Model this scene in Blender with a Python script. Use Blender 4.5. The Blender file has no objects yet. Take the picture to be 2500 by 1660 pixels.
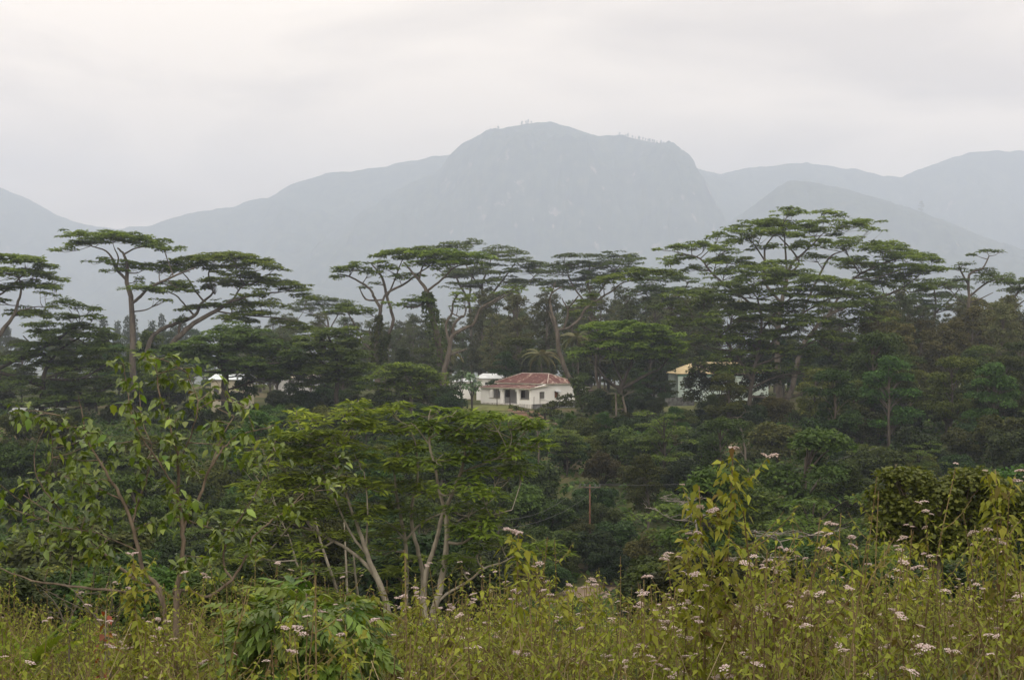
import bpy, math, random
import numpy as np
from mathutils import Vector, Matrix

SEED = 7
rng = np.random.default_rng(SEED)
random.seed(SEED)
scene = bpy.context.scene
COL = scene.collection

# ---------------------------------------------------------------- camera
F = 3630.0                      # focal length in photo pixels (photo 2500 x 1660)
cam_d = bpy.data.cameras.new('camera')
cam = bpy.data.objects.new('camera', cam_d)
COL.objects.link(cam)
cam.location = (0, 0, 0)        # eye at z = 0; the ground lies below
cam.rotation_euler = (math.radians(90), 0, 0)
cam_d.sensor_width = 36.0
cam_d.lens = 36.0 * F / 2500.0
cam_d.clip_start = 0.1
cam_d.clip_end = 40000.0
scene.camera = cam

# ---------------------------------------------------------------- world, sun, exposure
SUN_EL, SUN_AZ = math.radians(46), math.radians(174)
world = bpy.data.worlds.new('World')
scene.world = world
world.use_nodes = True
wn = world.node_tree.nodes; wl = world.node_tree.links
wn.clear()
wo = wn.new('ShaderNodeOutputWorld')
sky = wn.new('ShaderNodeTexSky')
sky.sky_type = 'NISHITA'; sky.sun_disc = False
sky.sun_elevation = SUN_EL; sky.sun_rotation = SUN_AZ
bgA = wn.new('ShaderNodeBackground'); bgA.inputs['Strength'].default_value = 0.10
wl.new(sky.outputs['Color'], bgA.inputs['Color'])
tc = wn.new('ShaderNodeTexCoord')
sep = wn.new('ShaderNodeSeparateXYZ'); wl.new(tc.outputs['Generated'], sep.inputs[0])
mp = wn.new('ShaderNodeMapping'); mp.inputs['Scale'].default_value = (2.2, 2.2, 7.0)
mp.inputs['Location'].default_value = (0.35, 0.1, 0.55)
wl.new(tc.outputs['Generated'], mp.inputs['Vector'])
nz = wn.new('ShaderNodeTexNoise'); nz.inputs['Scale'].default_value = 2.1
nz.inputs['Detail'].default_value = 5.0; nz.inputs['Roughness'].default_value = 0.48
nz.inputs['Distortion'].default_value = 0.35
wl.new(mp.outputs[0], nz.inputs['Vector'])
rp = wn.new('ShaderNodeValToRGB')
rp.color_ramp.elements[0].position = 0.34; rp.color_ramp.elements[0].color = (0.775, 0.715, 0.645, 1)
rp.color_ramp.elements[1].position = 0.62; rp.color_ramp.elements[1].color = (1.185, 1.10, 0.965, 1)
wl.new(nz.outputs['Fac'], rp.inputs['Fac'])
# an overcast sky is brighter overhead than at the horizon
hm = wn.new('ShaderNodeMapRange')
hm.inputs['From Min'].default_value = 0.02; hm.inputs['From Max'].default_value = 0.9
hm.inputs['To Min'].default_value = 1.0; hm.inputs['To Max'].default_value = 2.0
wl.new(sep.outputs['Z'], hm.inputs['Value'])
hr_ = wn.new('ShaderNodeValToRGB')
hr_.color_ramp.elements[0].position = 0.0; hr_.color_ramp.elements[0].color = (1.0, 0.84, 0.725, 1)
hr_.color_ramp.elements[1].position = 0.35; hr_.color_ramp.elements[1].color = (1.0, 0.985, 0.955, 1)
wl.new(sep.outputs['Z'], hr_.inputs['Fac'])
hw_ = wn.new('ShaderNodeMixRGB'); hw_.blend_type = 'MULTIPLY'; hw_.inputs[0].default_value = 1.0
wl.new(rp.outputs['Color'], hw_.inputs[1]); wl.new(hr_.outputs['Color'], hw_.inputs[2])
bgB = wn.new('ShaderNodeBackground')
wl.new(hw_.outputs[0], bgB.inputs['Color']); wl.new(hm.outputs[0], bgB.inputs['Strength'])
mxs = wn.new('ShaderNodeMixShader'); mxs.inputs[0].default_value = 0.96
wl.new(bgA.outputs[0], mxs.inputs[1]); wl.new(bgB.outputs[0], mxs.inputs[2])
wl.new(mxs.outputs[0], wo.inputs['Surface'])

sun_d = bpy.data.lights.new('sun', 'SUN')
sun_d.energy = 1.5; sun_d.angle = math.radians(75); sun_d.color = (1.0, 0.965, 0.91)
sun = bpy.data.objects.new('sun', sun_d); COL.objects.link(sun)
sd = Vector((math.sin(SUN_AZ) * math.cos(SUN_EL), math.cos(SUN_AZ) * math.cos(SUN_EL), math.sin(SUN_EL)))
sun.rotation_euler = (-sd).to_track_quat('-Z', 'Y').to_euler()
sun.location = (0, -50, 80)

scene.view_settings.view_transform = 'Standard'
scene.view_settings.look = 'None'
scene.view_settings.exposure = 0.12
scene.view_settings.gamma = 1.0
cy = scene.cycles
cy.use_denoising = True
cy.max_bounces = 8; cy.diffuse_bounces = 3; cy.glossy_bounces = 2
cy.transmission_bounces = 3; cy.volume_bounces = 3; cy.transparent_max_bounces = 8
cy.caustics_reflective = False; cy.caustics_refractive = False

# ---------------------------------------------------------------- helpers
def at(px, py, D):
    """photo pixel at depth D (metres along the view axis) -> world point"""
    return np.array([(px - 1250.0) / F * D, D, (830.0 - py) / F * D])

KY = [-60, 0, 6, 10, 16, 22, 50, 75, 100, 112, 125, 150, 180, 205, 215, 219, 300, 400, 700, 1500, 2600, 12000]
KZ = [-0.6, -1.75, -2.5, -3.05, -4.1, -5.6, -10.2, -15.0, -18.3, -18.5, -17.8, -15.4, -12.9, -11.75, -11.45, -10.75, -10.6, -12, -25, -60, -75, -80]
def vnoise(x, y, s=0):
    """cheap smooth value noise, arrays"""
    xi = np.floor(x); yi = np.floor(y)
    fx = x - xi; fy = y - yi
    fx = fx * fx * (3 - 2 * fx); fy = fy * fy * (3 - 2 * fy)
    def h(a, b):
        v = np.sin(a * 127.1 + b * 311.7 + s * 74.7) * 43758.5453
        return v - np.floor(v)
    return (h(xi, yi) * (1 - fx) + h(xi + 1, yi) * fx) * (1 - fy) + (h(xi, yi + 1) * (1 - fx) + h(xi + 1, yi + 1) * fx) * fy
def fbm(x, y, s=0, o=5, g=0.5):
    t = 0; a = 1; n = 0
    for k in range(o):
        t = t + a * (vnoise(x * 2 ** k, y * 2 ** k, s + k) - 0.5); n += a; a *= g
    return t / n
def sstep(a, b, x):
    t = np.clip((x - a) / (b - a), 0, 1); return t * t * (3 - 2 * t)
def ground(x, y):
    x = np.asarray(x, float); y = np.asarray(y, float)
    z = np.interp(y, KY, KZ)
    r = x / np.maximum(y, 3.0)
    near = 1 - sstep(16, 26, y)
    z = z + near * 0.22 * sstep(0.08, 0.30, r) - near * 0.12 * sstep(0.1, 0.3, -r)
    mid = sstep(60, 120, y) * (1 - sstep(205, 216, y))
    z = z + mid * 2.0 * sstep(0.2, 0.4, np.abs(r))
    z = z + fbm(x * 0.35, y * 0.35, 3) * 0.25 * (1 - sstep(205, 216, y)) * sstep(1, 4, np.abs(y))
    z = z + 0.55 * sstep(3.2, 0.0, x) * sstep(-14, -9, x) * sstep(222, 226, y) * (1 - sstep(250, 262, y))
    z = z + fbm(x * 0.004, y * 0.004, 9) * 40 * sstep(500, 1500, y)
    return z
def gz(x, y): return float(ground(x, y))

class MB:
    """collects triangles and a per-vertex colour-variation value"""
    def __init__(s): s.v = []; s.f = []; s.t = []; s.n = 0
    def add(s, v, f, t=0.5):
        v = np.asarray(v, float).reshape(-1, 3); f = np.asarray(f, int).reshape(-1, 3)
        s.v.append(v); s.f.append(f + s.n)
        s.t.append(np.full(len(v), t) if np.isscalar(t) else np.asarray(t, float)); s.n += len(v)
    def quad(s, a, b, c, d, t=0.5): s.add([a, b, c, d], [[0, 1, 2], [0, 2, 3]], t)
    def poly(s, pts, t=0.5): s.add(pts, [[0, i, i + 1] for i in range(1, len(pts) - 1)], t)
    def hexa(s, p, t=0.5):
        """8 corners: bottom 0-3, top 4-7"""
        s.add(p, [[0, 2, 1], [0, 3, 2], [4, 5, 6], [4, 6, 7], [0, 1, 5], [0, 5, 4], [1, 2, 6], [1, 6, 5], [2, 3, 7], [2, 7, 6], [3, 0, 4], [3, 4, 7]], t)
    def box(s, x0, x1, y0, y1, z0, z1, M=None, t=0.5):
        p = np.array([[x0, y0, z0], [x1, y0, z0], [x1, y1, z0], [x0, y1, z0], [x0, y0, z1], [x1, y0, z1], [x1, y1, z1], [x0, y1, z1]], float)
        if M is not None: p = M(p)
        s.hexa(p, t)
    def inst(s, tv, tf, pos, X, Y, Z, sc, tint):
        """stamp a template: (k,3) verts at N frames"""
        N = len(pos); k = len(tv)
        if N == 0: return
        sc = np.broadcast_to(np.asarray(sc, float), (N,))
        w = pos[:, None, :] + sc[:, None, None] * (tv[None, :, 0:1] * X[:, None, :] + tv[None, :, 1:2] * Y[:, None, :] + tv[None, :, 2:3] * Z[:, None, :])
        ff = (tf[None, :, :] + (np.arange(N) * k)[:, None, None]).reshape(-1, 3)
        s.add(w.reshape(-1, 3), ff, np.repeat(tint, k))
    def tube(s, pts, rad, sides=6, t=0.5, cap=True):
        pts = np.asarray(pts, float); rad = np.asarray(rad, float); n = len(pts)
        d = np.gradient(pts, axis=0); d /= np.linalg.norm(d, axis=1)[:, None] + 1e-9
        ref = np.array([0.31, 0.95, 0.05]) if abs(d[0][2]) > 0.5 else np.array([0, 0, 1.0])
        a = np.cross(d, ref); a /= np.linalg.norm(a, axis=1)[:, None] + 1e-9
        b = np.cross(d, a)
        th = np.linspace(0, 2 * np.pi, sides, endpoint=False)
        ring = (np.cos(th)[None, :, None] * a[:, None, :] + np.sin(th)[None, :, None] * b[:, None, :]) * rad[:, None, None] + pts[:, None, :]
        f = []
        for i in range(n - 1):
            for j in range(sides):
                j2 = (j + 1) % sides; p = i * sides
                f.append([p + j, p + j2, p + sides + j2]); f.append([p + j, p + sides + j2, p + sides + j])
        v = ring.reshape(-1, 3)
        if cap:
            v = np.vstack([v, pts[-1] + d[-1] * rad[-1] * 0.6]); q = (n - 1) * sides
            for j in range(sides): f.append([q + j, q + (j + 1) % sides, len(v) - 1])
        s.add(v, f, t)
    def mesh(s, name, mat, smooth=False):
        v = np.vstack(s.v); f = np.vstack(s.f); t = np.concatenate(s.t)
        me = bpy.data.meshes.new(name)
        me.vertices.add(len(v)); me.vertices.foreach_set('co', v.astype(np.float32).ravel())
        me.loops.add(len(f) * 3); me.loops.foreach_set('vertex_index', f.astype(np.int32).ravel())
        me.polygons.add(len(f)); me.polygons.foreach_set('loop_start', np.arange(0, len(f) * 3, 3, dtype=np.int32))
        at_ = me.attributes.new('tint', 'FLOAT', 'POINT'); at_.data.foreach_set('value', t.astype(np.float32))
        me.update(calc_edges=True)
        me.polygons.foreach_set('use_smooth', np.full(len(f), smooth, dtype=bool))
        me.materials.append(mat)
        return me
    def build(s, name, mat, parent=None, smooth=False):
        return link(name, s.mesh(name, mat, smooth), parent)

def link(name, data, parent=None):
    o = bpy.data.objects.new(name, data); COL.objects.link(o)
    if parent is not None: o.parent = parent
    return o
def tag(o, label, cat, group=None):
    o['label'] = label; o['category'] = cat
    if group: o['group'] = group
    return o
def thing(name, label, cat, loc=(0, 0, 0), group=None):
    o = bpy.data.objects.new(name, None); COL.objects.link(o)
    o.location = tuple(loc); o.empty_display_size = 0.3
    return tag(o, label, cat, group)
def copy_tree(o, parent=None):
    c = o.copy(); COL.objects.link(c); c.parent = parent
    for ch in list(o.children): copy_tree(ch, c)
    return c
def struct(o): o['kind'] = 'structure'; return o
def stuff(o): o['kind'] = 'stuff'; return o
def nrm(a): return a / (np.linalg.norm(a, axis=-1, keepdims=True) + 1e-9)

# ---------------------------------------------------------------- materials
def new_mat(name):
    m = bpy.data.materials.new(name); m.use_nodes = True
    n = m.node_tree.nodes; n.clear()
    return m, n, m.node_tree.links
def leaf_mat(name, cols, trans=0.3, rough=0.5, spec=0.35, vary=0.25):
    """cols: dark->light natural leaf colours chosen by the per-leaf tint"""
    m, n, l = new_mat(name)
    out = n.new('ShaderNodeOutputMaterial')
    a = n.new('ShaderNodeAttribute'); a.attribute_name = 'tint'
    r = n.new('ShaderNodeValToRGB')
    while len(r.color_ramp.elements) < len(cols): r.color_ramp.elements.new(0.5)
    for i, c in enumerate(cols):
        e = r.color_ramp.elements[i]; e.position = i / (len(cols) - 1); e.color = (*c, 1)
    l.new(a.outputs['Fac'], r.inputs['Fac'])
    oi = n.new('ShaderNodeObjectInfo')
    hs = n.new('ShaderNodeHueSaturation')
    mr = n.new('ShaderNodeMapRange'); mr.inputs['To Min'].default_value = 1 - vary; mr.inputs['To Max'].default_value = 1 + vary
    l.new(oi.outputs['Random'], mr.inputs['Value']); l.new(mr.outputs[0], hs.inputs['Value'])
    l.new(r.outputs['Color'], hs.inputs['Color'])
    m1 = n.new('ShaderNodeMath'); m1.operation = 'MULTIPLY'; m1.inputs[1].default_value = 7.31
    m2 = n.new('ShaderNodeMath'); m2.operation = 'FRACT'
    m3 = n.new('ShaderNodeMapRange'); m3.inputs['To Min'].default_value = 0.5 - 0.12 * vary; m3.inputs['To Max'].default_value = 0.5 + 0.07 * vary
    l.new(oi.outputs['Random'], m1.inputs[0]); l.new(m1.outputs[0], m2.inputs[0]); l.new(m2.outputs[0], m3.inputs['Value']); l.new(m3.outputs[0], hs.inputs['Hue'])
    p = n.new('ShaderNodeBsdfPrincipled')
    p.inputs['Roughness'].default_value = rough
    p.inputs['Specular IOR Level'].default_value = spec
    l.new(hs.outputs['Color'], p.inputs['Base Color'])
    tr = n.new('ShaderNodeBsdfTranslucent')
    br = n.new('ShaderNodeMixRGB'); br.blend_type = 'MULTIPLY'; br.inputs[0].default_value = 1
    br.inputs[2].default_value = (1.15, 1.2, 0.55, 1)
    l.new(hs.outputs['Color'], br.inputs[1]); l.new(br.outputs[0], tr.inputs['Color'])
    mx = n.new('ShaderNodeMixShader'); mx.inputs[0].default_value = trans
    l.new(p.outputs[0], mx.inputs[1]); l.new(tr.outputs[0], mx.inputs[2]); l.new(mx.outputs[0], out.inputs['Surface'])
    return m
def surf_mat(name, c1, c2, scale=3.0, detail=6, rough=0.85, spec=0.2, bump=0.3, stretch=(1, 1, 1), lo=0.35, hi=0.65, c3=None, bdist=0.05):
    m, n, l = new_mat(name)
    out = n.new('ShaderNodeOutputMaterial'); p = n.new('ShaderNodeBsdfPrincipled')
    p.inputs['Roughness'].default_value = rough; p.inputs['Specular IOR Level'].default_value = spec
    t = n.new('ShaderNodeTexCoord'); mpn = n.new('ShaderNodeMapping'); mpn.inputs['Scale'].default_value = stretch
    l.new(t.outputs['Object'], mpn.inputs['Vector'])
    nt = n.new('ShaderNodeTexNoise'); nt.inputs['Scale'].default_value = scale; nt.inputs['Detail'].default_value = detail
    nt.inputs['Roughness'].default_value = 0.62
    l.new(mpn.outputs[0], nt.inputs['Vector'])
    r = n.new('ShaderNodeValToRGB')
    r.color_ramp.elements[0].position = lo; r.color_ramp.elements[0].color = (*c1, 1)
    r.color_ramp.elements[1].position = hi; r.color_ramp.elements[1].color = (*c2, 1)
    if c3 is not None:
        e = r.color_ramp.elements.new((lo + hi) / 2); e.color = (*c3, 1)
    l.new(nt.outputs['Fac'], r.inputs['Fac']); l.new(r.outputs['Color'], p.inputs['Base Color'])
    if bump:
        b = n.new('ShaderNodeBump'); b.inputs['Strength'].default_value = bump; b.inputs['Distance'].default_value = bdist
        l.new(nt.outputs['Fac'], b.inputs['Height']); l.new(b.outputs[0], p.inputs['Normal'])
    l.new(p.outputs[0], out.inputs['Surface'])
    return m

M = {}
M['umbrella'] = leaf_mat('umbrella_foliage', [(0.047, 0.077, 0.015), (0.125, 0.180, 0.030), (0.207, 0.274, 0.042)], 0.42, 0.6, 0.10, 0.12)
M['umbrella_dark'] = leaf_mat('umbrella_dark_foliage', [(0.034, 0.053, 0.013), (0.078, 0.118, 0.023), (0.143, 0.199, 0.034)], 0.4, 0.6, 0.10, 0.15)
M['umbrella_far'] = leaf_mat('umbrella_far_foliage', [(0.044, 0.066, 0.022), (0.085, 0.122, 0.033), (0.138, 0.181, 0.046)], 0.4, 0.6, 0.10, 0.12)
M['feather'] = leaf_mat('feathery_foliage', [(0.044, 0.074, 0.011), (0.135, 0.188, 0.022), (0.225, 0.285, 0.036)], 0.40, 0.6, 0.10, 0.1)
M['dark_bush'] = leaf_mat('dark_bush_foliage', [(0.010, 0.019, 0.005), (0.026, 0.041, 0.011), (0.058, 0.082, 0.019)], 0.2, 0.6, 0.10, 0.5)
M['mid_bush'] = leaf_mat('mid_bush_foliage', [(0.018, 0.034, 0.008), (0.047, 0.076, 0.015), (0.109, 0.154, 0.029)], 0.3, 0.6, 0.10, 0.5)
M['olive_bush'] = leaf_mat('olive_bush_foliage', [(0.034, 0.039, 0.011), (0.069, 0.076, 0.020), (0.132, 0.129, 0.032)], 0.25, 0.6, 0.10, 0.45)
M['grey_tree'] = leaf_mat('grey_forest_foliage', [(0.040, 0.052, 0.023), (0.073, 0.088, 0.034), (0.122, 0.138, 0.051)], 0.3, 0.6, 0.12, 0.4)
M['rusty_tree'] = leaf_mat('rusty_forest_foliage', [(0.059, 0.060, 0.018), (0.095, 0.090, 0.026), (0.142, 0.121, 0.030)], 0.25, 0.6, 0.12)
M['big_leaf'] = leaf_mat('big_leaf_foliage', [(0.044, 0.081, 0.013), (0.108, 0.175, 0.022), (0.198, 0.276, 0.038)], 0.34, 0.36, 0.55)
M['shrub_leaf'] = leaf_mat('shrub_leaf_foliage', [(0.036, 0.070, 0.012), (0.085, 0.140, 0.018), (0.140, 0.205, 0.030)], 0.32, 0.45, 0.35)
M['right_bush'] = leaf_mat('right_bush_foliage', [(0.049, 0.073, 0.012), (0.111, 0.147, 0.022), (0.203, 0.231, 0.036)], 0.4, 0.5, 0.3)
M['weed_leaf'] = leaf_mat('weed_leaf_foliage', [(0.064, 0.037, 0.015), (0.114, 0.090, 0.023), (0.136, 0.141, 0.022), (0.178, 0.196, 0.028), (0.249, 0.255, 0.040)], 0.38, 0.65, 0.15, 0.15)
M['orange_leaf'] = leaf_mat('orange_leaf_foliage', [(0.099, 0.031, 0.009), (0.161, 0.053, 0.012), (0.186, 0.081, 0.019)], 0.3)
M['palm'] = leaf_mat('palm_foliage', [(0.050, 0.060, 0.018), (0.085, 0.098, 0.026), (0.15, 0.135, 0.045)], 0.25)
M['pale_leaf'] = leaf_mat('pale_leaf_foliage', [(0.07, 0.11, 0.06), (0.12, 0.17, 0.09), (0.20, 0.25, 0.15)], 0.25)
M['grass'] = leaf_mat('grass_blade', [(0.045, 0.060, 0.016), (0.085, 0.10, 0.025), (0.15, 0.14, 0.05)], 0.3)
M['conifer'] = leaf_mat('conifer_foliage', [(0.018, 0.030, 0.018), (0.03, 0.045, 0.026), (0.045, 0.06, 0.035)], 0.1)
M['vine'] = leaf_mat('vine_foliage', [(0.024, 0.037, 0.010), (0.048, 0.065, 0.015), (0.078, 0.098, 0.022)], 0.2, 0.6, 0.12)
M['flower'] = leaf_mat('flower_petal', [(0.292, 0.213, 0.189), (0.447, 0.353, 0.344), (0.568, 0.484, 0.492)], 0.3, 0.8, 0.1, 0.06)
M['bark'] = surf_mat('grey_bark', (0.055, 0.045, 0.036), (0.14, 0.118, 0.095), 1.4, bump=0.5, stretch=(1, 1, 0.35))
M['bark_dark'] = surf_mat('dark_bark', (0.022, 0.019, 0.016), (0.060, 0.050, 0.040), 1.4, bump=0.5, stretch=(1, 1, 0.35))
M['bark_pale'] = surf_mat('pale_bark', (0.10, 0.085, 0.065), (0.34, 0.305, 0.245), 3.5, bump=0.4, stretch=(1, 1, 0.4), lo=0.3, hi=0.7, c3=(0.24, 0.21, 0.165))
M['bark_brown'] = surf_mat('brown_bark', (0.060, 0.046, 0.034), (0.20, 0.155, 0.115), 9, bump=0.4, stretch=(1, 1, 0.3))
M['stem'] = surf_mat('weed_stem', (0.075, 0.050, 0.024), (0.20, 0.15, 0.075), 3, bump=0)
M['dry_stem'] = surf_mat('dry_stalk', (0.20, 0.15, 0.09), (0.42, 0.34, 0.22), 2, bump=0)
M['dead'] = surf_mat('dead_wood', (0.13, 0.115, 0.10), (0.27, 0.245, 0.215), 3, bump=0.2)
M['plaster'] = surf_mat('white_plaster', (0.74, 0.72, 0.685), (0.87, 0.855, 0.83), 0.55, bump=0.05, lo=0.20, hi=0.40)
M['plaster_stain'] = surf_mat('stained_plaster', (0.24, 0.23, 0.21), (0.74, 0.71, 0.66), 1.6, bump=0.1, stretch=(3.5, 3.5, 0.25), lo=0.36, hi=0.56)
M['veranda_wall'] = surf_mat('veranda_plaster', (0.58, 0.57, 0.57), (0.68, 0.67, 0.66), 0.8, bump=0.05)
M['plinth'] = surf_mat('plinth_stone', (0.10, 0.10, 0.10), (0.24, 0.24, 0.24), 2.2, bump=0.5)
M['rust'] = surf_mat('rusty_red_sheet', (0.095, 0.032, 0.027), (0.34, 0.24, 0.20), 1.9, rough=0.7, bump=0.2, stretch=(1, 1, 1), lo=0.52, hi=0.68, c3=(0.125, 0.050, 0.040))
M['rust_worn'] = surf_mat('worn_red_sheet', (0.11, 0.042, 0.034), (0.46, 0.39, 0.33), 1.9, rough=0.7, bump=0.2, lo=0.44, hi=0.64, c3=(0.20, 0.11, 0.088))
M['trim'] = surf_mat('cream_trim', (0.40, 0.38, 0.30), (0.62, 0.59, 0.50), 1.5, bump=0.05)
M['ridge_cap'] = surf_mat('ridge_cap', (0.30, 0.22, 0.19), (0.55, 0.47, 0.42), 3, bump=0.1)
M['dark_wood'] = surf_mat('dark_wood', (0.030, 0.020, 0.018), (0.075, 0.048, 0.036), 4, bump=0.2, stretch=(1, 1, 0.2))
M['shutter'] = surf_mat('brown_shutter', (0.13, 0.05, 0.022), (0.24, 0.10, 0.04), 4, bump=0.2, stretch=(4, 4, 0.3))
M['grey_pane'] = surf_mat('grey_window', (0.13, 0.12, 0.11), (0.20, 0.19, 0.17), 1, rough=0.4, spec=0.4, bump=0)
M['dark_pane'] = surf_mat('dark_window', (0.05, 0.05, 0.05), (0.10, 0.10, 0.10), 1, rough=0.3, spec=0.5, bump=0)
M['tin'] = surf_mat('pale_tin', (0.42, 0.44, 0.46), (0.74, 0.77, 0.80), 0.7, rough=0.5, spec=0.5, bump=0.05)
M['tin_blue'] = surf_mat('blue_white_tin', (0.66, 0.74, 0.80), (0.86, 0.90, 0.92), 0.7, rough=0.5, spec=0.5, bump=0.05)
M['cream'] = surf_mat('cream_wall', (0.44, 0.40, 0.30), (0.60, 0.55, 0.42), 0.8, bump=0.05)
M['mint'] = surf_mat('mint_wall', (0.55, 0.66, 0.60), (0.68, 0.77, 0.71), 0.8, bump=0.05)
M['mint_dark'] = surf_mat('mint_band', (0.16, 0.30, 0.24), (0.22, 0.38, 0.31), 1, bump=0.05)
M['yellow_roof'] = surf_mat('yellow_roof', (0.46, 0.36, 0.20), (0.64, 0.53, 0.33), 1.0, bump=0.1)
M['dirt'] = surf_mat('red_dirt', (0.10, 0.060, 0.036), (0.20, 0.115, 0.070), 0.8, bump=0.4)
M['road'] = surf_mat('dirt_road', (0.13, 0.095, 0.068), (0.22, 0.16, 0.115), 0.6, bump=0.3)
M['pole'] = surf_mat('rusty_pole', (0.09, 0.045, 0.030), (0.17, 0.085, 0.055), 3, bump=0.1)
M['wire'] = surf_mat('wire', (0.05, 0.05, 0.05), (0.09, 0.09, 0.09), 3, bump=0)

def ground_material():
    m, n, l = new_mat('ground_cover')
    out = n.new('ShaderNodeOutputMaterial'); p = n.new('ShaderNodeBsdfPrincipled')
    p.inputs['Roughness'].default_value = 0.95; p.inputs['Specular IOR Level'].default_value = 0.1
    t = n.new('ShaderNodeTexCoord')
    a = n.new('ShaderNodeTexNoise'); a.inputs['Scale'].default_value = 0.06; a.inputs['Detail'].default_value = 8
    b = n.new('ShaderNodeTexNoise'); b.inputs['Scale'].default_value = 1.7; b.inputs['Detail'].default_value = 6
    l.new(t.outputs['Object'], a.inputs['Vector']); l.new(t.outputs['Object'], b.inputs['Vector'])
    r1 = n.new('ShaderNodeValToRGB')
    r1.color_ramp.elements[0].position = 0.38; r1.color_ramp.elements[0].color = (0.030, 0.036, 0.014, 1)
    r1.color_ramp.elements[1].position = 0.66; r1.color_ramp.elements[1].color = (0.105, 0.085, 0.045, 1)
    e = r1.color_ramp.elements.new(0.52); e.color = (0.062, 0.070, 0.022, 1)
    l.new(a.outputs['Fac'], r1.inputs['Fac'])
    r2 = n.new('ShaderNodeValToRGB')
    r2.color_ramp.elements[0].color = (0.6, 0.6, 0.6, 1); r2.color_ramp.elements[1].color = (1.3, 1.3, 1.3, 1)
    l.new(b.outputs['Fac'], r2.inputs['Fac'])
    mx = n.new('ShaderNodeMixRGB'); mx.blend_type = 'MULTIPLY'; mx.inputs[0].default_value = 1
    l.new(r1.outputs[0], mx.inputs[1]); l.new(r2.outputs[0], mx.inputs[2]); l.new(mx.outputs[0], p.inputs['Base Color'])
    bp = n.new('ShaderNodeBump'); bp.inputs['Strength'].default_value = 0.6; bp.inputs['Distance'].default_value = 0.15
    l.new(b.outputs['Fac'], bp.inputs['Height']); l.new(bp.outputs[0], p.inputs['Normal'])
    l.new(p.outputs[0], out.inputs['Surface'])
    return m
def mountain_material():
    m, n, l = new_mat('mountain_slope')
    out = n.new('ShaderNodeOutputMaterial'); p = n.new('ShaderNodeBsdfPrincipled')
    p.inputs['Roughness'].default_value = 0.95; p.inputs['Specular IOR Level'].default_value = 0.05
    t = n.new('ShaderNodeTexCoord')
    a = n.new('ShaderNodeTexNoise'); a.inputs['Scale'].default_value = 0.022; a.inputs['Detail'].default_value = 9
    a.inputs['Roughness'].default_value = 0.65
    l.new(t.outputs['Object'], a.inputs['Vector'])
    r = n.new('ShaderNodeValToRGB')
    r.color_ramp.elements[0].position = 0.32; r.color_ramp.elements[0].color = (0.012, 0.020, 0.014, 1)
    r.color_ramp.elements[1].position = 0.74; r.color_ramp.elements[1].color = (0.11, 0.105, 0.065, 1)
    e = r.color_ramp.elements.new(0.53); e.color = (0.048, 0.062, 0.032, 1)
    l.new(a.outputs['Fac'], r.inputs['Fac'])
    # bare rock where the slope is a cliff
    g = n.new('ShaderNodeNewGeometry'); s = n.new('ShaderNodeSeparateXYZ'); l.new(g.outputs['Normal'], s.inputs[0])
    mr = n.new('ShaderNodeMapRange'); mr.inputs['From Min'].default_value = 0.62; mr.inputs['From Max'].default_value = 0.38
    l.new(s.outputs['Z'], mr.inputs['Value'])
    c = n.new('ShaderNodeTexNoise'); c.inputs['Scale'].default_value = 0.02; c.inputs['Detail'].default_value = 6
    l.new(t.outputs['Object'], c.inputs['Vector'])
    rc = n.new('ShaderNodeValToRGB'); rc.color_ramp.elements[0].position = 0.61; rc.color_ramp.elements[1].position = 0.66
    l.new(c.outputs['Fac'], rc.inputs['Fac'])
    mu = n.new('ShaderNodeMath'); mu.operation = 'MULTIPLY'
    l.new(mr.outputs[0], mu.inputs[0]); l.new(rc.outputs[0], mu.inputs[1])
    mx = n.new('ShaderNodeMixRGB'); l.new(mu.outputs[0], mx.inputs[0]); l.new(r.outputs[0], mx.inputs[1])
    mx.inputs[2].default_value = (0.33, 0.265, 0.23, 1)
    l.new(mx.outputs[0], p.inputs['Base Color'])
    l.new(p.outputs[0], out.inputs['Surface'])
    return m
M['ground'] = ground_material()
M['mountain'] = mountain_material()

# ---------------------------------------------------------------- terrain
def grid_mesh(name, X, Y, Z, mat):
    nu, nv = X.shape
    v = np.stack([X, Y, Z], -1).reshape(-1, 3)
    i = np.arange(nu * nv).reshape(nu, nv)
    a = i[:-1, :-1].ravel(); b = i[1:, :-1].ravel(); c = i[1:, 1:].ravel(); d = i[:-1, 1:].ravel()
    mb = MB(); mb.add(v, np.vstack([np.stack([a, b, c], 1), np.stack([a, c, d], 1)]))
    return mb.build(name, mat, None, True)
ys = np.concatenate([np.linspace(-60, 0, 14), np.linspace(0, 30, 61)[1:], np.linspace(30, 320, 146)[1:], np.geomspace(320, 8200, 70)[1:]])
us = np.linspace(-1, 1, 121)
Yg, Ug = np.meshgrid(ys, us, indexing='ij')
Xg = Ug * (70 + np.maximum(Yg, 0) * 0.62)
struct(grid_mesh('ground', Xg, Yg, ground(Xg, Yg), M['ground']))

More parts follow.
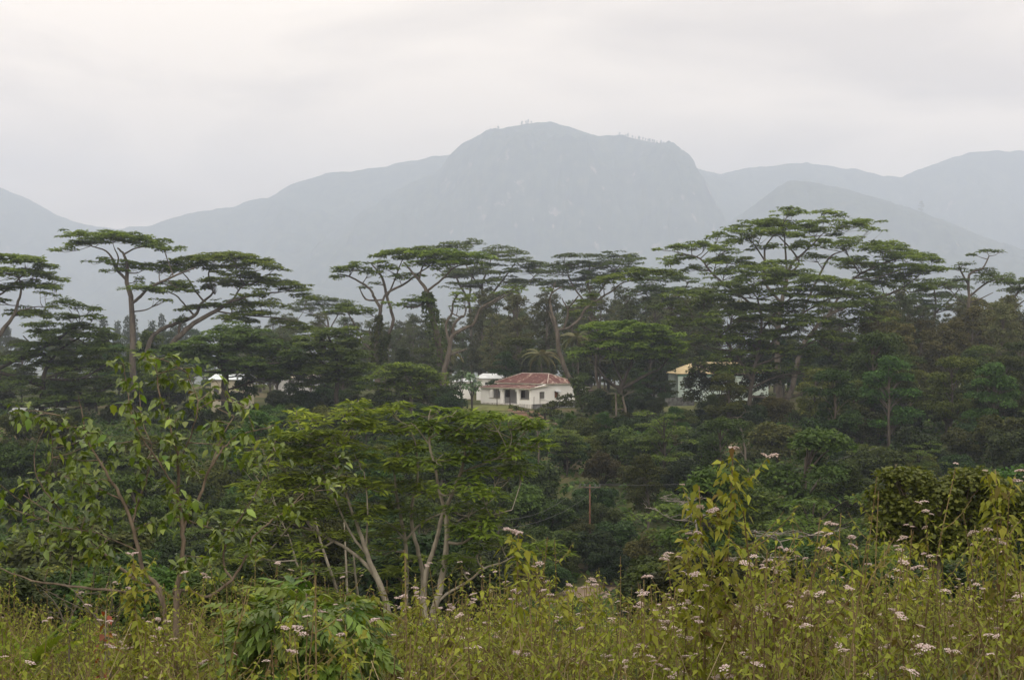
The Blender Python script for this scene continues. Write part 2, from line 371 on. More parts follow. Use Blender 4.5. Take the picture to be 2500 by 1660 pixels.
def mountain(name, prof, Dr, Dfront, Dback, seed, nu=420, nv=90, rough=1.0, cliff=None, base=-85):
    px = np.array([p[0] for p in prof], float); py = np.array([p[1] for p in prof], float)
    u = np.linspace(px[0], px[-1], nu)
    yy = np.interp(u, px, py)
    k = np.ones(5) / 5; yy = np.convolve(np.pad(yy, 2, 'edge'), k, 'valid')
    yy = yy + fbm(u * 0.035, u * 0, seed, 5) * 9 * rough
    t = np.concatenate([np.linspace(0, 1, nv), np.linspace(1, 1.6, 14)[1:]])
    U, T = np.meshgrid(u, t, indexing='ij')
    Dd = np.where(T <= 1, Dfront + (Dr - Dfront) * T, Dr + (Dback - Dr) * (T - 1) / 0.6)
    X = (U - 1250) / F * Dr
    ridge = (830 - np.repeat(yy[:, None], len(t), 1)) / F * Dr
    sh = T ** 1.35 * 0.72 + 0.28 * sstep(0.45, 1.0, T)
    if cliff is not None:
        c0, c1, w = cliff      # a steep band between fractions c0 and c1 of the slope, weighted along u
        step = sstep(c0, c1, T)
        ww = np.interp(U, [q[0] for q in w], [q[1] for q in w])
        sh = sh * (1 - ww) + ww * (0.42 * T ** 1.1 + 0.58 * step)
    sh = np.where(T > 1, 1 - ((T - 1) / 0.6) ** 1.5, sh)
    Z = base + (ridge - base) * sh
    env = np.clip(T, 0, 1) * (1 - sstep(0.82, 1.0, T)) + 0.05
    gul = np.abs(fbm(X * 0.0022, Dd * 0.0011, seed + 20, 5, 0.55))
    Z = Z - gul * 760 * env * rough + fbm(X * 0.009, Dd * 0.009, seed + 40, 5) * 110 * env * rough + fbm(X * 0.03, Dd * 0.03, seed + 60, 3) * 16 * rough * np.minimum(1, T * 3) * np.where(T < 0.97, 1, 0.3)
    Y = Dd + 0 * Z
    struct(grid_mesh(name, X, Y, Z, M['mountain']))
    return u, Z[:, nv - 1]
mountain('mountain_ridge', [(-700, 400), (-300, 420), (0, 455), (60, 480), (130, 520), (200, 545), (280, 556), (360, 548), (430, 530), (520, 510), (660, 480), (700, 455), (740, 435), (800, 420), (900, 405), (1000, 392), (1060, 378), (1200, 370), (1500, 390), (1700, 420), (1900, 480), (2200, 560)], 7200, 4200, 8100, 11)
PEAK = mountain('mountain_peak', [(560, 690), (760, 600), (880, 520), (960, 470), (1020, 440), (1075, 415), (1100, 375), (1125, 352), (1190, 320), (1250, 306), (1310, 297), (1350, 300), (1400, 312), (1440, 328), (1500, 332), (1590, 345), (1640, 355), (1672, 376), (1686, 400), (1700, 440), (1740, 500), (1800, 560), (1900, 620), (2050, 690)], 6400, 3700, 7600, 31, nu=460, cliff=(0.66, 0.84, [(560, 0), (1000, 0.3), (1150, 0.9), (1680, 0.95), (1760, 0.3), (2050, 0)]))
NEARH = mountain('near_hill', [(1560, 660), (1700, 590), (1780, 545), (1850, 490), (1890, 458), (1930, 438), (1990, 445), (2080, 462), (2200, 500), (2350, 555), (2500, 610), (2700, 660), (3000, 700)], 5500, 3500, 6400, 51)
mountain('far_ridge', [(1500, 470), (1690, 408), (1760, 425), (1850, 405), (1930, 396), (2000, 401), (2100, 412), (2160, 430), (2200, 432), (2270, 405), (2330, 378), (2400, 366), (2500, 368), (2750, 375), (3200, 420)], 7500, 5500, 8200, 71)

# haze: one closed box of even air round everything but the sky
hz = MB(); hz.box(-7600, 7600, -300, 8350, -140, 985)
hm_, hn, hl = new_mat('haze_air')
ho = hn.new('ShaderNodeOutputMaterial'); hv = hn.new('ShaderNodeVolumePrincipled')
hv.inputs['Color'].default_value = (0.70, 0.785, 0.955, 1); hv.inputs['Density'].default_value = 2.25e-4
hv.inputs['Anisotropy'].default_value = 0.2
hv.inputs['Density Attribute'].default_value = ''
hl.new(hv.outputs[0], ho.inputs['Volume'])
stuff(hz.build('haze', hm_))

# ---------------------------------------------------------------- leaf templates (x along the leaf, y across, z up)
T_DIA = (np.array([[0, 0, 0], [0.45, 0.22, 0.03], [0.45, -0.22, 0.03], [1, 0, -0.10]]), np.array([[0, 2, 1], [1, 2, 3]]))
T_LEAF = (np.array([[0, 0, 0], [0.30, 0.24, 0.05], [0.30, 0, -0.01], [0.30, -0.24, 0.05], [0.66, 0.17, 0.0], [0.66, 0, -0.05], [0.66, -0.17, 0.0], [1, 0, -0.17]]),
          np.array([[0, 2, 1], [0, 3, 2], [1, 2, 5], [1, 5, 4], [2, 3, 6], [2, 6, 5], [4, 5, 7], [5, 6, 7]]))
T_WEED = (np.array([[0, 0, 0], [0.28, 0.25, 0.03], [0.34, 0, -0.03], [0.28, -0.25, 0.03], [1, 0, -0.16]]), np.array([[0, 2, 1], [0, 3, 2], [1, 2, 4], [2, 3, 4]]))
def feather(n=8, w=0.34, droop=0.18, bw=0.038):
    v = []; f = []
    for i in range(n):
        x = 0.12 + 0.83 * i / (n - 1); z = -droop * x * x
        L = w * math.sin(math.pi * (0.18 + 0.74 * i / (n - 1)))
        for s in (-1, 1):
            k = len(v)
            v += [[x - bw, 0, z], [x + bw * 1.2, 0, z], [x + 0.5 * L, s * L, z - 0.05 - 0.08 * L]]
            f.append([k, k + 1, k + 2])
    k = len(v); v += [[0, 0.008, 0], [0, -0.008, 0], [1, 0, -droop]]; f.append([k, k + 1, k + 2])
    return np.array(v), np.array(f)
T_FEA = feather()
T_FEA5 = feather(5, 0.40, 0.16, 0.085)

def frames(az, pitch, roll):
    """local axes from azimuth, pitch (up positive) and roll, arrays"""
    ca, sa, cp, sp = np.cos(az), np.sin(az), np.cos(pitch), np.sin(pitch)
    X = np.stack([ca * cp, sa * cp, sp], -1)
    Yh = np.stack([-sa, ca, 0 * sa], -1)
    Zh = np.cross(X, Yh)
    Y = Yh * np.cos(roll)[:, None] + Zh * np.sin(roll)[:, None]
    return X, Y, np.cross(X, Y)

def resample(pts, n_sub=4, wig=0.0, rg=None):
    pts = np.asarray(pts, float); n = len(pts)
    if n < 2: return pts
    t = np.arange(n); tt = np.linspace(0, n - 1, (n - 1) * n_sub + 1)
    P = np.vstack([2 * pts[0] - pts[1], pts, 2 * pts[-1] - pts[-2]])
    out = []
    for u in tt:
        i = min(int(u), n - 2); f = u - i
        p0, p1, p2, p3 = P[i], P[i + 1], P[i + 2], P[i + 3]
        out.append(0.5 * (2 * p1 + (-p0 + p2) * f + (2 * p0 - 5 * p1 + 4 * p2 - p3) * f * f + (-p0 + 3 * p1 - 3 * p2 + p3) * f ** 3))
    out = np.array(out)
    if wig and rg is not None:
        w = rg.normal(0, wig, out.shape); w[:, 3:] = 0; w[0] = 0; w[-1] = 0; out = out + w
    return out

def pad_cloud(mb, c, rx, ry, thick, tilt, L, dens, tmpl, rg, t0=0.0, ragged=0.40, wide=1.0, flat=1.0):
    """a flat layer of foliage: small overlapping plates of sprays; returns plate centres"""
    area = math.pi * rx * ry
    rs = max(L * 1.15, min(rx, ry) * 0.30)
    ns = max(3, int(area / (math.pi * rs * rs) * 1.5))
    th = rg.uniform(0, 2 * np.pi, ns); rr = np.sqrt(rg.uniform(0, 1, ns))
    ph = rg.uniform(0, 6.28, 3)
    edge = 1 + ragged * (0.6 * np.sin(2 * th + ph[0]) + 0.5 * np.sin(3 * th + ph[1]) + 0.4 * np.sin(5 * th + ph[2]))
    x = rx * rr * edge * np.cos(th); y = ry * rr * edge * np.sin(th)
    z = thick * (0.55 - 1.0 * rr ** 2) + rg.normal(0, thick * 0.32, ns) + tilt * x
    sc = np.stack([x, y, z], 1) + c
    per = max(5, int(dens * rs * rs * math.pi / 1.5))
    k = rg.integers(int(per * 0.6), int(per * 1.4) + 1, ns)
    idx = np.repeat(np.arange(ns), k); N = len(idx)
    a = rg.uniform(0, 2 * np.pi, N); r2 = rs * np.sqrt(rg.uniform(0, 1, N))
    pos = sc[idx] + np.stack([r2 * np.cos(a), r2 * np.sin(a), -0.22 * r2 ** 2 / rs + rg.normal(0, 0.10 * L, N)], 1)
    az = a + rg.normal(0, 0.9, N)
    X, Y, Z = frames(az, rg.normal(-0.10, 0.22, N) * flat, rg.normal(0, 0.28, N) * flat)
    tint = np.clip(0.45 + t0 + rg.normal(0, 0.18, ns)[idx] + rg.normal(0, 0.15, N), 0, 1)
    mb.inst(tmpl[0] * np.array([1, wide, 1]), tmpl[1], pos, X, Y, Z, L * rg.uniform(0.7, 1.25, N), tint)
    return sc

def pad_tree(name, label, D, limbs, pads, leaf='umbrella', bark='bark', L=0.56, dens=44, tmpl=T_DIA, seed=1, spread=0.42, thick=0.115,
             vines=(), group=None, cat='tree', hollow=0.0, twig=1.0, t0=0.0, limb_dd=None, wide=1.0, ry_k=0.9, pad_k=1.14, flat=1.0, limb_k=1.0):
    """a tree laid out from photo pixels at depth D: limbs = polylines of (px, py, width px), pads = (px, py, half width px)"""
    rg = np.random.default_rng(seed)
    k = D / F
    allx = [p[0] for p in pads]; cx = (min(allx) + max(allx)) / 2; hw = max(40, (max(allx) - min(allx)) / 2)
    base = at(limbs[0][0][0], limbs[0][0][1], D)
    bz = gz(base[0], base[1])
    root = thing(name, label, cat, (base[0], base[1], bz), group)
    O = np.array([base[0], base[1], bz])
    tb = MB(); nodes = []; 
    for li, lm in enumerate(limbs):
        P = [at(p[0], p[1], D) - O for p in lm]
        w = [p[2] * k * 0.5 * limb_k for p in lm]
        dd = 0.0
        if li: dd = rg.uniform(-1, 1) * 0.25 * hw * k
        if limb_dd and li < len(limb_dd): dd = limb_dd[li]
        for i in range(len(P)):
            P[i][1] += dd * (i / max(1, len(P) - 1)) if li else 0.0
        if li == 0 and P[0][2] > 0.3:
            P = [np.array([P[0][0] * 0.6, P[0][1], -0.4])] + P; w = [w[0] * 1.25] + w
        elif li and lm[0][1] > limbs[0][0][1] - 6 and P[0][2] > 0.3:
            P = [np.array([P[0][0] * 0.9, P[0][1], -0.4])] + P; w = [w[0] * 1.2] + w
        elif li:
            # start inside the trunk it leaves
            best = min(nodes, key=lambda q: np.linalg.norm(q[0][[0, 2]] - P[0][[0, 2]]))
            sh = best[0] - P[0]
            if np.linalg.norm(sh[[0, 2]]) < 30 * k:
                for i in range(len(P)): P[i][1] += sh[1]
                P[0] = best[0].copy()
        Q = resample(P, 4, 0.12 * np.mean(w), rg)
        W = np.interp(np.linspace(0, len(w) - 1, len(Q)), np.arange(len(w)), w)
        tb.tube(Q, W, 8 if W[0] > 0.25 else 6)
        for q, r in list(zip(Q, W))[2 if li == 0 else 0:]: nodes.append((q, r))
    NP = np.array([q[0] for q in nodes]); NR = np.array([q[1] for q in nodes])
    lb = MB()
    for pd in pads:
        px, py, h = pd[:3]
        c = at(px, py, D) - O
        c[1] += pd[3] if len(pd) > 3 else rg.uniform(-1, 1) * spread * hw * k * math.sqrt(max(0.1, 1 - min(1, ((px - cx) / (hw * 1.05)) ** 2)))
        r = h * k * pad_k
        tilt = -0.10 * (px - cx) / hw + rg.normal(0, 0.03)
        sc = pad_cloud(lb, c, r, r * ry_k, max(0.28, thick * 2 * r) , tilt, L, dens, tmpl, rg, t0, wide=wide, flat=flat)
        # the branch that carries the layer
        tgt = c - np.array([0, 0, 0.35 * max(0.3, thick * 2 * r)])
        d = np.linalg.norm(NP - tgt, axis=1) + 1.6 * np.maximum(0, NP[:, 2] - tgt[2] + 0.25 * np.linalg.norm((NP - tgt)[:, :2], axis=1))
        j = int(np.argmin(d)); s0 = NP[j]; dist = np.linalg.norm(tgt - s0)
        r0 = min(NR[j] * 0.7, 0.05 + 0.016 * dist)
        mid = s0 * 0.45 + tgt * 0.55 + np.array([0, 0, -0.10 * dist]) + rg.normal(0, 0.06 * dist, 3)
        Q = resample([s0, mid, tgt], 4)
        if dist > 0.15: tb.tube(Q, np.linspace(r0, max(0.02, r0 * 0.45), len(Q)), 5)
        nt = int(min(len(sc), (3 + 1.2 * r / max(L, 0.2)) * twig))
        for q in rg.choice(len(sc), nt, replace=False):
            st = Q[rg.integers(len(Q) // 2, len(Q))]
            e = sc[q] - np.array([0, 0, 0.1 * L]); m2 = (st + e) / 2 + np.array([0, 0, -0.08 * np.linalg.norm(e - st)])
            m2 = m2 + rg.normal(0, 0.05 * np.linalg.norm(e - st), 3)
            tb.tube(resample([st, m2, e], 2), np.linspace(max(0.016, r0 * 0.42), 0.010 + 0.003 * L, 5), 4, cap=False)
    tb.build('trunk', M[bark], root, True)
    stuff(lb.build('crown', M[leaf], root))
    for vn in vines:
        # ivy sleeve along a polyline of (px, py, half width px)
        vb = MB(); P = resample([at(p[0], p[1], D) - O for p in vn], 6)
        W = np.interp(np.linspace(0, len(vn) - 1, len(P)), np.arange(len(vn)), [p[2] * k for p in vn])
        n = int(260 * len(vn)); i = rg.integers(0, len(P) - 1, n); f = rg.uniform(0, 1, n)[:, None]
        a = rg.uniform(0, 2 * np.pi, n); lump = 0.75 + 0.5 * vnoise(i * 0.35, a * 1.2, seed)
        rr = W[i] * lump * np.sqrt(rg.uniform(0.35, 1.0, n))
        pos = P[i] * (1 - f) + P[i + 1] * f + np.stack([rr * np.cos(a), rr * np.sin(a), rg.normal(0, 0.1, n)], 1)
        X, Y, Z = frames(a + rg.normal(0, 0.6, n), rg.normal(-0.5, 0.4, n), rg.normal(0, 0.5, n))
        vb.inst(T_DIA[0] * np.array([1, 1.7, 1]), T_DIA[1], pos, X, Y, Z, rg.uniform(0.30, 0.60, n) * (0.6 + 0.4 * D / 230), np.clip(rg.normal(0.5, 0.2, n), 0, 1))
        stuff(vb.build('vine', M['vine'], root))
    return root

def blob_leaves(mb, c, r, n, L, rg, tmpl=T_DIA, wide=1.6, inner=0.55, up=0.35, t0=0.0, droop=-0.25):
    """leaves through the outer part of an ellipsoid lump"""
    c = np.asarray(c, float); r = np.asarray(r, float)
    d = nrm(rg.normal(0, 1, (n, 3))); d[:, 2] = np.where(d[:, 2] < -0.45, -d[:, 2], d[:, 2])
    q = inner + (1 - inner) * rg.uniform(0, 1, n) ** 0.6
    lump = 0.82 + 0.36 * vnoise(d[:, 0] * 3.1 + 9 + c[0], d[:, 1] * 3.1 + d[:, 2] * 2.3 + 9 + c[2], 5)
    pos = c + d * r * (q * lump)[:, None]
    az = np.arctan2(d[:, 1], d[:, 0]) + rg.normal(0, 0.9, n)
    X, Y, Z = frames(az, rg.normal(droop, 0.4, n), rg.normal(0, 0.5, n))
    tint = np.clip(0.42 + t0 + 0.35 * (lump - 1.0) + rg.normal(0, 0.16, n), 0, 1)
    mb.inst(tmpl[0] * np.array([1, wide, 1]), tmpl[1], pos, X, Y, Z, L * rg.uniform(0.7, 1.3, n), tint)

# ---------------------------------------------------------------- the large umbrella trees round the clearing
pad_tree('umbrella_tree', 'tall flat-topped umbrella tree with straight pale trunk, its crown clear of the left mountain saddle', 225,
 [[(325, 1000, 17), (324, 844, 15), (322, 742, 12.5), (316, 713, 12), (309, 684, 10), (311, 651, 8), (302, 622, 6), (287, 606, 4)],
  [(310, 686, 8), (284, 658, 7), (273, 633, 6), (255, 612, 4), (218, 600, 2.5)],
  [(322, 742, 8), (345, 724, 8), (367, 705, 7), (429, 676, 5), (484, 655, 3)],
  [(284, 658, 5), (290, 630, 4), (283, 608, 3)], [(302, 622, 5), (330, 605, 3.5), (365, 600, 2)]],
 [(196, 572, 40), (240, 570, 48), (285, 576, 55), (335, 584, 55), (378, 597, 42), (402, 606, 24), (156, 606, 20), (185, 592, 34), (222, 588, 30), (251, 633, 24), (300, 640, 30), (345, 644, 48), (385, 648, 30), (291, 657, 24),
  (418, 657, 30), (329, 678, 11), (350, 701, 32), (385, 704, 34), (429, 692, 38), (396, 730, 16), (445, 704, 22)], seed=11, limb_dd=[0, 1, -2, -1, 1.5])
pad_tree('umbrella_tree', 'broad umbrella tree leaning right on two dark slanting stems, beside the tall straight one', 228,
 [[(405, 905, 17), (418, 846, 15), (436, 822, 14), (473, 789, 12), (527, 760, 9.5), (567, 735, 7), (636, 718, 5), (690, 712, 2.5)],
  [(355, 880, 13), (367, 829, 11), (389, 807, 10), (429, 789, 9), (473, 771, 8), (487, 742, 7), (516, 713, 5), (505, 669, 4), (512, 655, 2.5)],
  [(487, 735, 5), (470, 708, 4.5), (454, 684, 4), (436, 665, 2.5)], [(473, 771, 6), (451, 745, 4.5), (432, 722, 3.5), (410, 712, 2)],
  [(436, 822, 7), (440, 795, 6), (455, 778, 4)], [(527, 760, 5), (600, 770, 4), (680, 776, 3), (740, 788, 2)], [(567, 735, 5), (590, 700, 4), (625, 690, 2.5)]],
 [(430, 640, 40), (475, 628, 52), (525, 624, 60), (580, 628, 60), (630, 640, 48), (668, 655, 26), (436, 652, 30), (490, 645, 40), (560, 646, 50), (596, 668, 40), (530, 686, 42), (570, 690, 40), (625, 682, 60), (675, 690, 55), (712, 700, 44), (745, 722, 30), (509, 699, 24),
  (560, 738, 56), (520, 742, 40), (469, 747, 34), (618, 760, 48), (590, 778, 50), (700, 786, 40), (745, 796, 44), (429, 705, 36), (436, 779, 22), (660, 742, 40), (640, 720, 36)], seed=12, leaf='umbrella')
pad_tree('umbrella_tree', 'umbrella tree cut by the left edge of the picture, limbs bare underneath', 215,
 [[(-60, 960, 18), (-25, 855, 15), (0, 815, 12), (25, 782, 9), (37, 762, 8), (47, 727, 6), (53, 702, 5), (40, 670, 3)],
  [(-25, 855, 10), (-40, 780, 9), (-20, 730, 7), (10, 715, 5), (40, 690, 4), (62, 672, 2.5)], [(37, 762, 5), (80, 750, 3), (120, 748, 2)]],
 [(-40, 626, 60), (20, 628, 55), (70, 636, 46), (110, 648, 28), (-30, 660, 60), (30, 662, 60), (90, 668, 44), (128, 678, 26), (60, 690, 48), (105, 698, 34), (138, 697, 18), (10, 700, 40), (118, 716, 20), (55, 758, 46), (90, 766, 34), (125, 748, 20), (10, 733, 28), (-60, 700, 50)], seed=13)
pad_tree('umbrella_tree', 'dark low umbrella tree at the left edge, long limb reaching down-left', 205,
 [[(100, 1010, 13), (105, 945, 12), (109, 909, 10), (127, 876, 8), (160, 845, 6), (200, 820, 4)],
  [(105, 945, 9), (40, 920, 9), (-20, 905, 8), (0, 898, 8), (36, 880, 8), (80, 857, 7), (130, 835, 5), (190, 790, 3)], [(127, 876, 5), (90, 850, 4), (60, 820, 3)]],
 [(167, 735, 26), (190, 742, 24), (225, 752, 26), (164, 770, 34), (120, 790, 40), (235, 772, 24), (190, 795, 50), (145, 815, 60), (225, 815, 44), (90, 838, 55), (170, 850, 70), (250, 850, 50), (60, 870, 50), (130, 885, 60), (210, 890, 60), (270, 880, 40), (40, 930, 60), (110, 950, 60), (190, 935, 66), (160, 968, 66), (230, 970, 56), (60, 975, 60), (280, 930, 40)],
 leaf='umbrella_dark', bark='bark_dark', seed=14, spread=0.35)
pad_tree('umbrella_tree', 'spreading umbrella tree standing in front of the blue-white roof, above the near shrub', 205,
 [[(549, 1000, 22), (549, 953, 19), (549, 909, 17), (545, 880, 14), (535, 850, 9), (545, 820, 5)], [(549, 905, 9), (600, 895, 7), (660, 888, 5), (720, 884, 3)], [(545, 890, 9), (500, 872, 7), (455, 862, 5), (400, 850, 3)], [(545, 870, 8), (590, 845, 6), (620, 830, 3)]],
 [(567, 800, 50), (610, 808, 40), (520, 825, 55), (585, 832, 60), (640, 836, 50), (454, 846, 62), (400, 855, 40), (520, 850, 60), (610, 852, 55), (670, 858, 44), (720, 868, 40), (545, 873, 62), (480, 880, 50), (625, 888, 66), (690, 890, 55), (580, 900, 50), (650, 912, 60), (735, 896, 44), (425, 880, 40), (505, 862, 40)],
 leaf='umbrella_dark', bark='bark_dark', seed=15, spread=0.4)
pad_tree('umbrella_tree', 'forked umbrella tree with two upright trunks left of the vine-wrapped trunk', 235,
 [[(924, 960, 15), (921, 899, 13), (917, 859, 12), (921, 805, 11), (928, 757, 9), (914, 728, 7), (906, 710, 6), (885, 692, 5), (852, 675, 4), (823, 669, 2)],
  [(941, 960, 13), (939, 888, 11), (934, 859, 10), (946, 819, 9), (959, 786, 8.5), (954, 761, 8), (943, 724, 7.5), (935, 688, 7), (924, 666, 5), (903, 641, 3)],
  [(928, 757, 6), (938, 725, 6), (954, 710, 6), (990, 692, 5), (1023, 666, 4), (1059, 645, 2.5)], [(928, 728, 5), (900, 733, 5), (885, 722, 4), (874, 700, 2.5)],
  [(917, 859, 6), (890, 840, 5), (870, 800, 4), (850, 765, 3)], [(943, 724, 5), (960, 690, 4), (975, 650, 3), (985, 630, 2)]],
 [(830, 656, 24), (862, 652, 36), (834, 674, 20), (870, 640, 18), (932, 622, 26), (968, 611, 44), (1000, 612, 40), (983, 627, 38), (943, 652, 30), (900, 664, 30), (1034, 608, 34), (1077, 623, 40), (1045, 640, 34), (975, 675, 30), (1010, 668, 22), (859, 753, 40), (895, 757, 28), (835, 745, 24), (925, 640, 20), (880, 700, 14), (912, 690, 12)],
 seed=16, vines=[[(921, 905, 8), (917, 859, 12), (921, 805, 11), (926, 770, 5)], [(938, 890, 7), (936, 850, 8), (948, 815, 5)]], dens=36.7)
pad_tree('umbrella_tree', 'umbrella tree with thick trunk wrapped in dark vines, left of the white house', 232,
 [[(1082, 1000, 20), (1077, 899, 19), (1074, 859, 18), (1066, 815, 17), (1055, 775, 16), (1046, 732, 13), (1041, 710, 10), (1023, 685, 7), (1001, 659, 5), (985, 640, 3)],
  [(1041, 712, 7), (1063, 695, 6), (1088, 674, 5), (1106, 655, 4), (1135, 645, 2.5)], [(1046, 735, 5), (1015, 750, 4), (985, 748, 2.5)], [(1023, 685, 5), (1030, 655, 4), (1050, 632, 2.5)]],
 [(1059, 617, 44), (1100, 616, 46), (1140, 620, 38), (1168, 624, 28), (1080, 632, 40), (1120, 640, 40), (1020, 640, 30), (1005, 733, 40), (985, 744, 24), (1030, 728, 24), (1150, 640, 30), (1070, 655, 20)],
 seed=17, vines=[[(1080, 945, 15), (1077, 899, 19), (1074, 859, 21), (1064, 810, 22), (1054, 770, 19), (1046, 735, 15), (1042, 712, 9)]], dens=36.7)
pad_tree('umbrella_tree', 'half-bare pale tree with stubby cut limbs just right of the vine-wrapped trunk', 228,
 [[(1075, 990, 17), (1079, 954, 16), (1085, 906, 14), (1092, 877, 13), (1099, 841, 11), (1106, 819, 10), (1135, 801, 8.5), (1157, 790, 7), (1172, 754, 5.5), (1197, 739, 4.5), (1237, 714, 3), (1262, 700, 2)],
  [(1106, 819, 8), (1108, 794, 7), (1125, 775, 7), (1133, 772, 6)], [(1099, 841, 7), (1088, 795, 6), (1103, 765, 6), (1106, 739, 5), (1120, 715, 3)], [(1097, 872, 7), (1115, 860, 6), (1139, 852, 4)], [(1125, 778, 4), (1105, 765, 3), (1096, 750, 2)]],
 [(1135, 733, 24), (1115, 717, 18), (1150, 722, 16), (1118, 745, 14), (1240, 712, 22), (1258, 700, 24), (1140, 748, 14)], seed=18, dens=33.3)
pad_tree('umbrella_tree', 'hazy grey-green group of tall umbrella crowns below the peak, left of centre', 330,
 [[(1180, 900, 9), (1179, 805, 8), (1183, 740, 7), (1176, 700, 6), (1190, 660, 4), (1200, 630, 2.5)], [(1150, 960, 9), (1151, 880, 8), (1150, 800, 7), (1145, 740, 6), (1120, 690, 5), (1100, 650, 3)],
  [(1183, 740, 6), (1215, 700, 5), (1245, 660, 3.5), (1262, 635, 2)], [(1183, 750, 6), (1230, 725, 5), (1280, 700, 3.5), (1310, 670, 2)], [(1145, 740, 5), (1150, 690, 4), (1160, 640, 3)], [(1176, 705, 5), (1150, 670, 4), (1130, 630, 2.5)]],
 [(1143, 591, 32), (1095, 597, 36), (1120, 604, 34), (1223, 604, 44), (1262, 614, 26), (1252, 634, 46), (1205, 622, 44), (1317, 645, 34), (1285, 655, 44), (1205, 656, 60), (1150, 660, 60), (1100, 665, 50), (1240, 682, 60), (1295, 686, 40), (1180, 690, 50), (1330, 662, 26), (1130, 695, 40)],
 leaf='umbrella_far', seed=19, L=0.6, dens=23.4, twig=1.3)
pad_tree('umbrella_tree', 'hazy umbrella crowns filling the gap right of centre above the palms', 320,
 [[(1440, 920, 8), (1441, 820, 7), (1445, 740, 6), (1435, 690, 5), (1440, 650, 3)], [(1445, 740, 5), (1480, 690, 4), (1515, 645, 2.5)], [(1441, 760, 5), (1400, 700, 4), (1380, 650, 2.5)]],
 [(1379, 624, 30), (1434, 624, 28), (1514, 620, 40), (1540, 634, 28), (1480, 632, 34), (1386, 640, 42), (1441, 645, 50), (1495, 648, 50), (1360, 660, 40), (1420, 672, 56), (1480, 675, 50), (1400, 695, 50), (1579, 658, 26), (1345, 690, 30)],
 leaf='umbrella_far', seed=20, L=0.6, dens=26.7, twig=1.2)
pad_tree('umbrella_tree', 'tall gnarled tree leaning over the right end of the white house', 222,
 [[(1427, 1010, 15), (1420, 975, 14), (1406, 943, 13), (1389, 921, 12), (1375, 888, 12), (1364, 852, 11.5), (1361, 815, 11), (1354, 783, 8), (1346, 757, 6.5), (1343, 732, 5), (1346, 717, 4), (1356, 690, 2.5)],
  [(1362, 806, 8), (1376, 803, 8), (1390, 800, 8), (1415, 779, 7), (1430, 754, 6.5), (1459, 732, 5.5), (1495, 710, 4.5), (1525, 688, 3.5), (1568, 681, 2)], [(1376, 797, 6), (1385, 775, 5.5), (1386, 754, 4.5), (1376, 738, 3), (1372, 728, 2)], [(1386, 754, 4), (1399, 738, 4), (1410, 724, 3)], [(1346, 718, 3.5), (1358, 708, 3.5), (1370, 702, 3)], [(1361, 820, 5), (1350, 790, 4), (1340, 760, 2.5)]],
 [(1470, 690, 20), (1495, 679, 36), (1535, 670, 42), (1570, 664, 44), (1610, 662, 36), (1434, 733, 24), (1419, 757, 20), (1446, 720, 20), (1405, 768, 14), (1342, 705, 12), (1425, 742, 18), (1640, 664, 22)], seed=21,
 vines=[[(1430, 1010, 18), (1424, 970, 18), (1412, 940, 12), (1396, 922, 6)]], dens=40)
pad_tree('umbrella_tree', 'low bright umbrella tree with dark forked trunk, between the white house and the mint house', 212,
 [[(1527, 1060, 13), (1523, 998, 13), (1514, 951, 14), (1523, 930, 9), (1540, 890, 6), (1550, 850, 4)], [(1514, 951, 9), (1494, 938, 8), (1476, 922, 6), (1452, 890, 4)], [(1518, 950, 10), (1541, 936, 9), (1579, 916, 7), (1612, 900, 5), (1640, 870, 3)], [(1520, 935, 7), (1500, 890, 5), (1490, 850, 3)]],
 [(1490, 792, 50), (1440, 797, 32), (1540, 797, 52), (1590, 804, 50), (1640, 812, 34), (1515, 812, 50), (1470, 815, 40), (1570, 820, 50), (1624, 830, 46), (1530, 836, 50), (1480, 838, 40), (1438, 836, 20), (1425, 860, 30), (1580, 848, 50), (1640, 850, 40), (1600, 868, 44), (1456, 858, 26), (1530, 862, 40)],
 leaf='umbrella', bark='bark_dark', seed=22, vines=[[(1510, 1010, 9), (1508, 985, 12), (1508, 960, 10)]], t0=0.1)
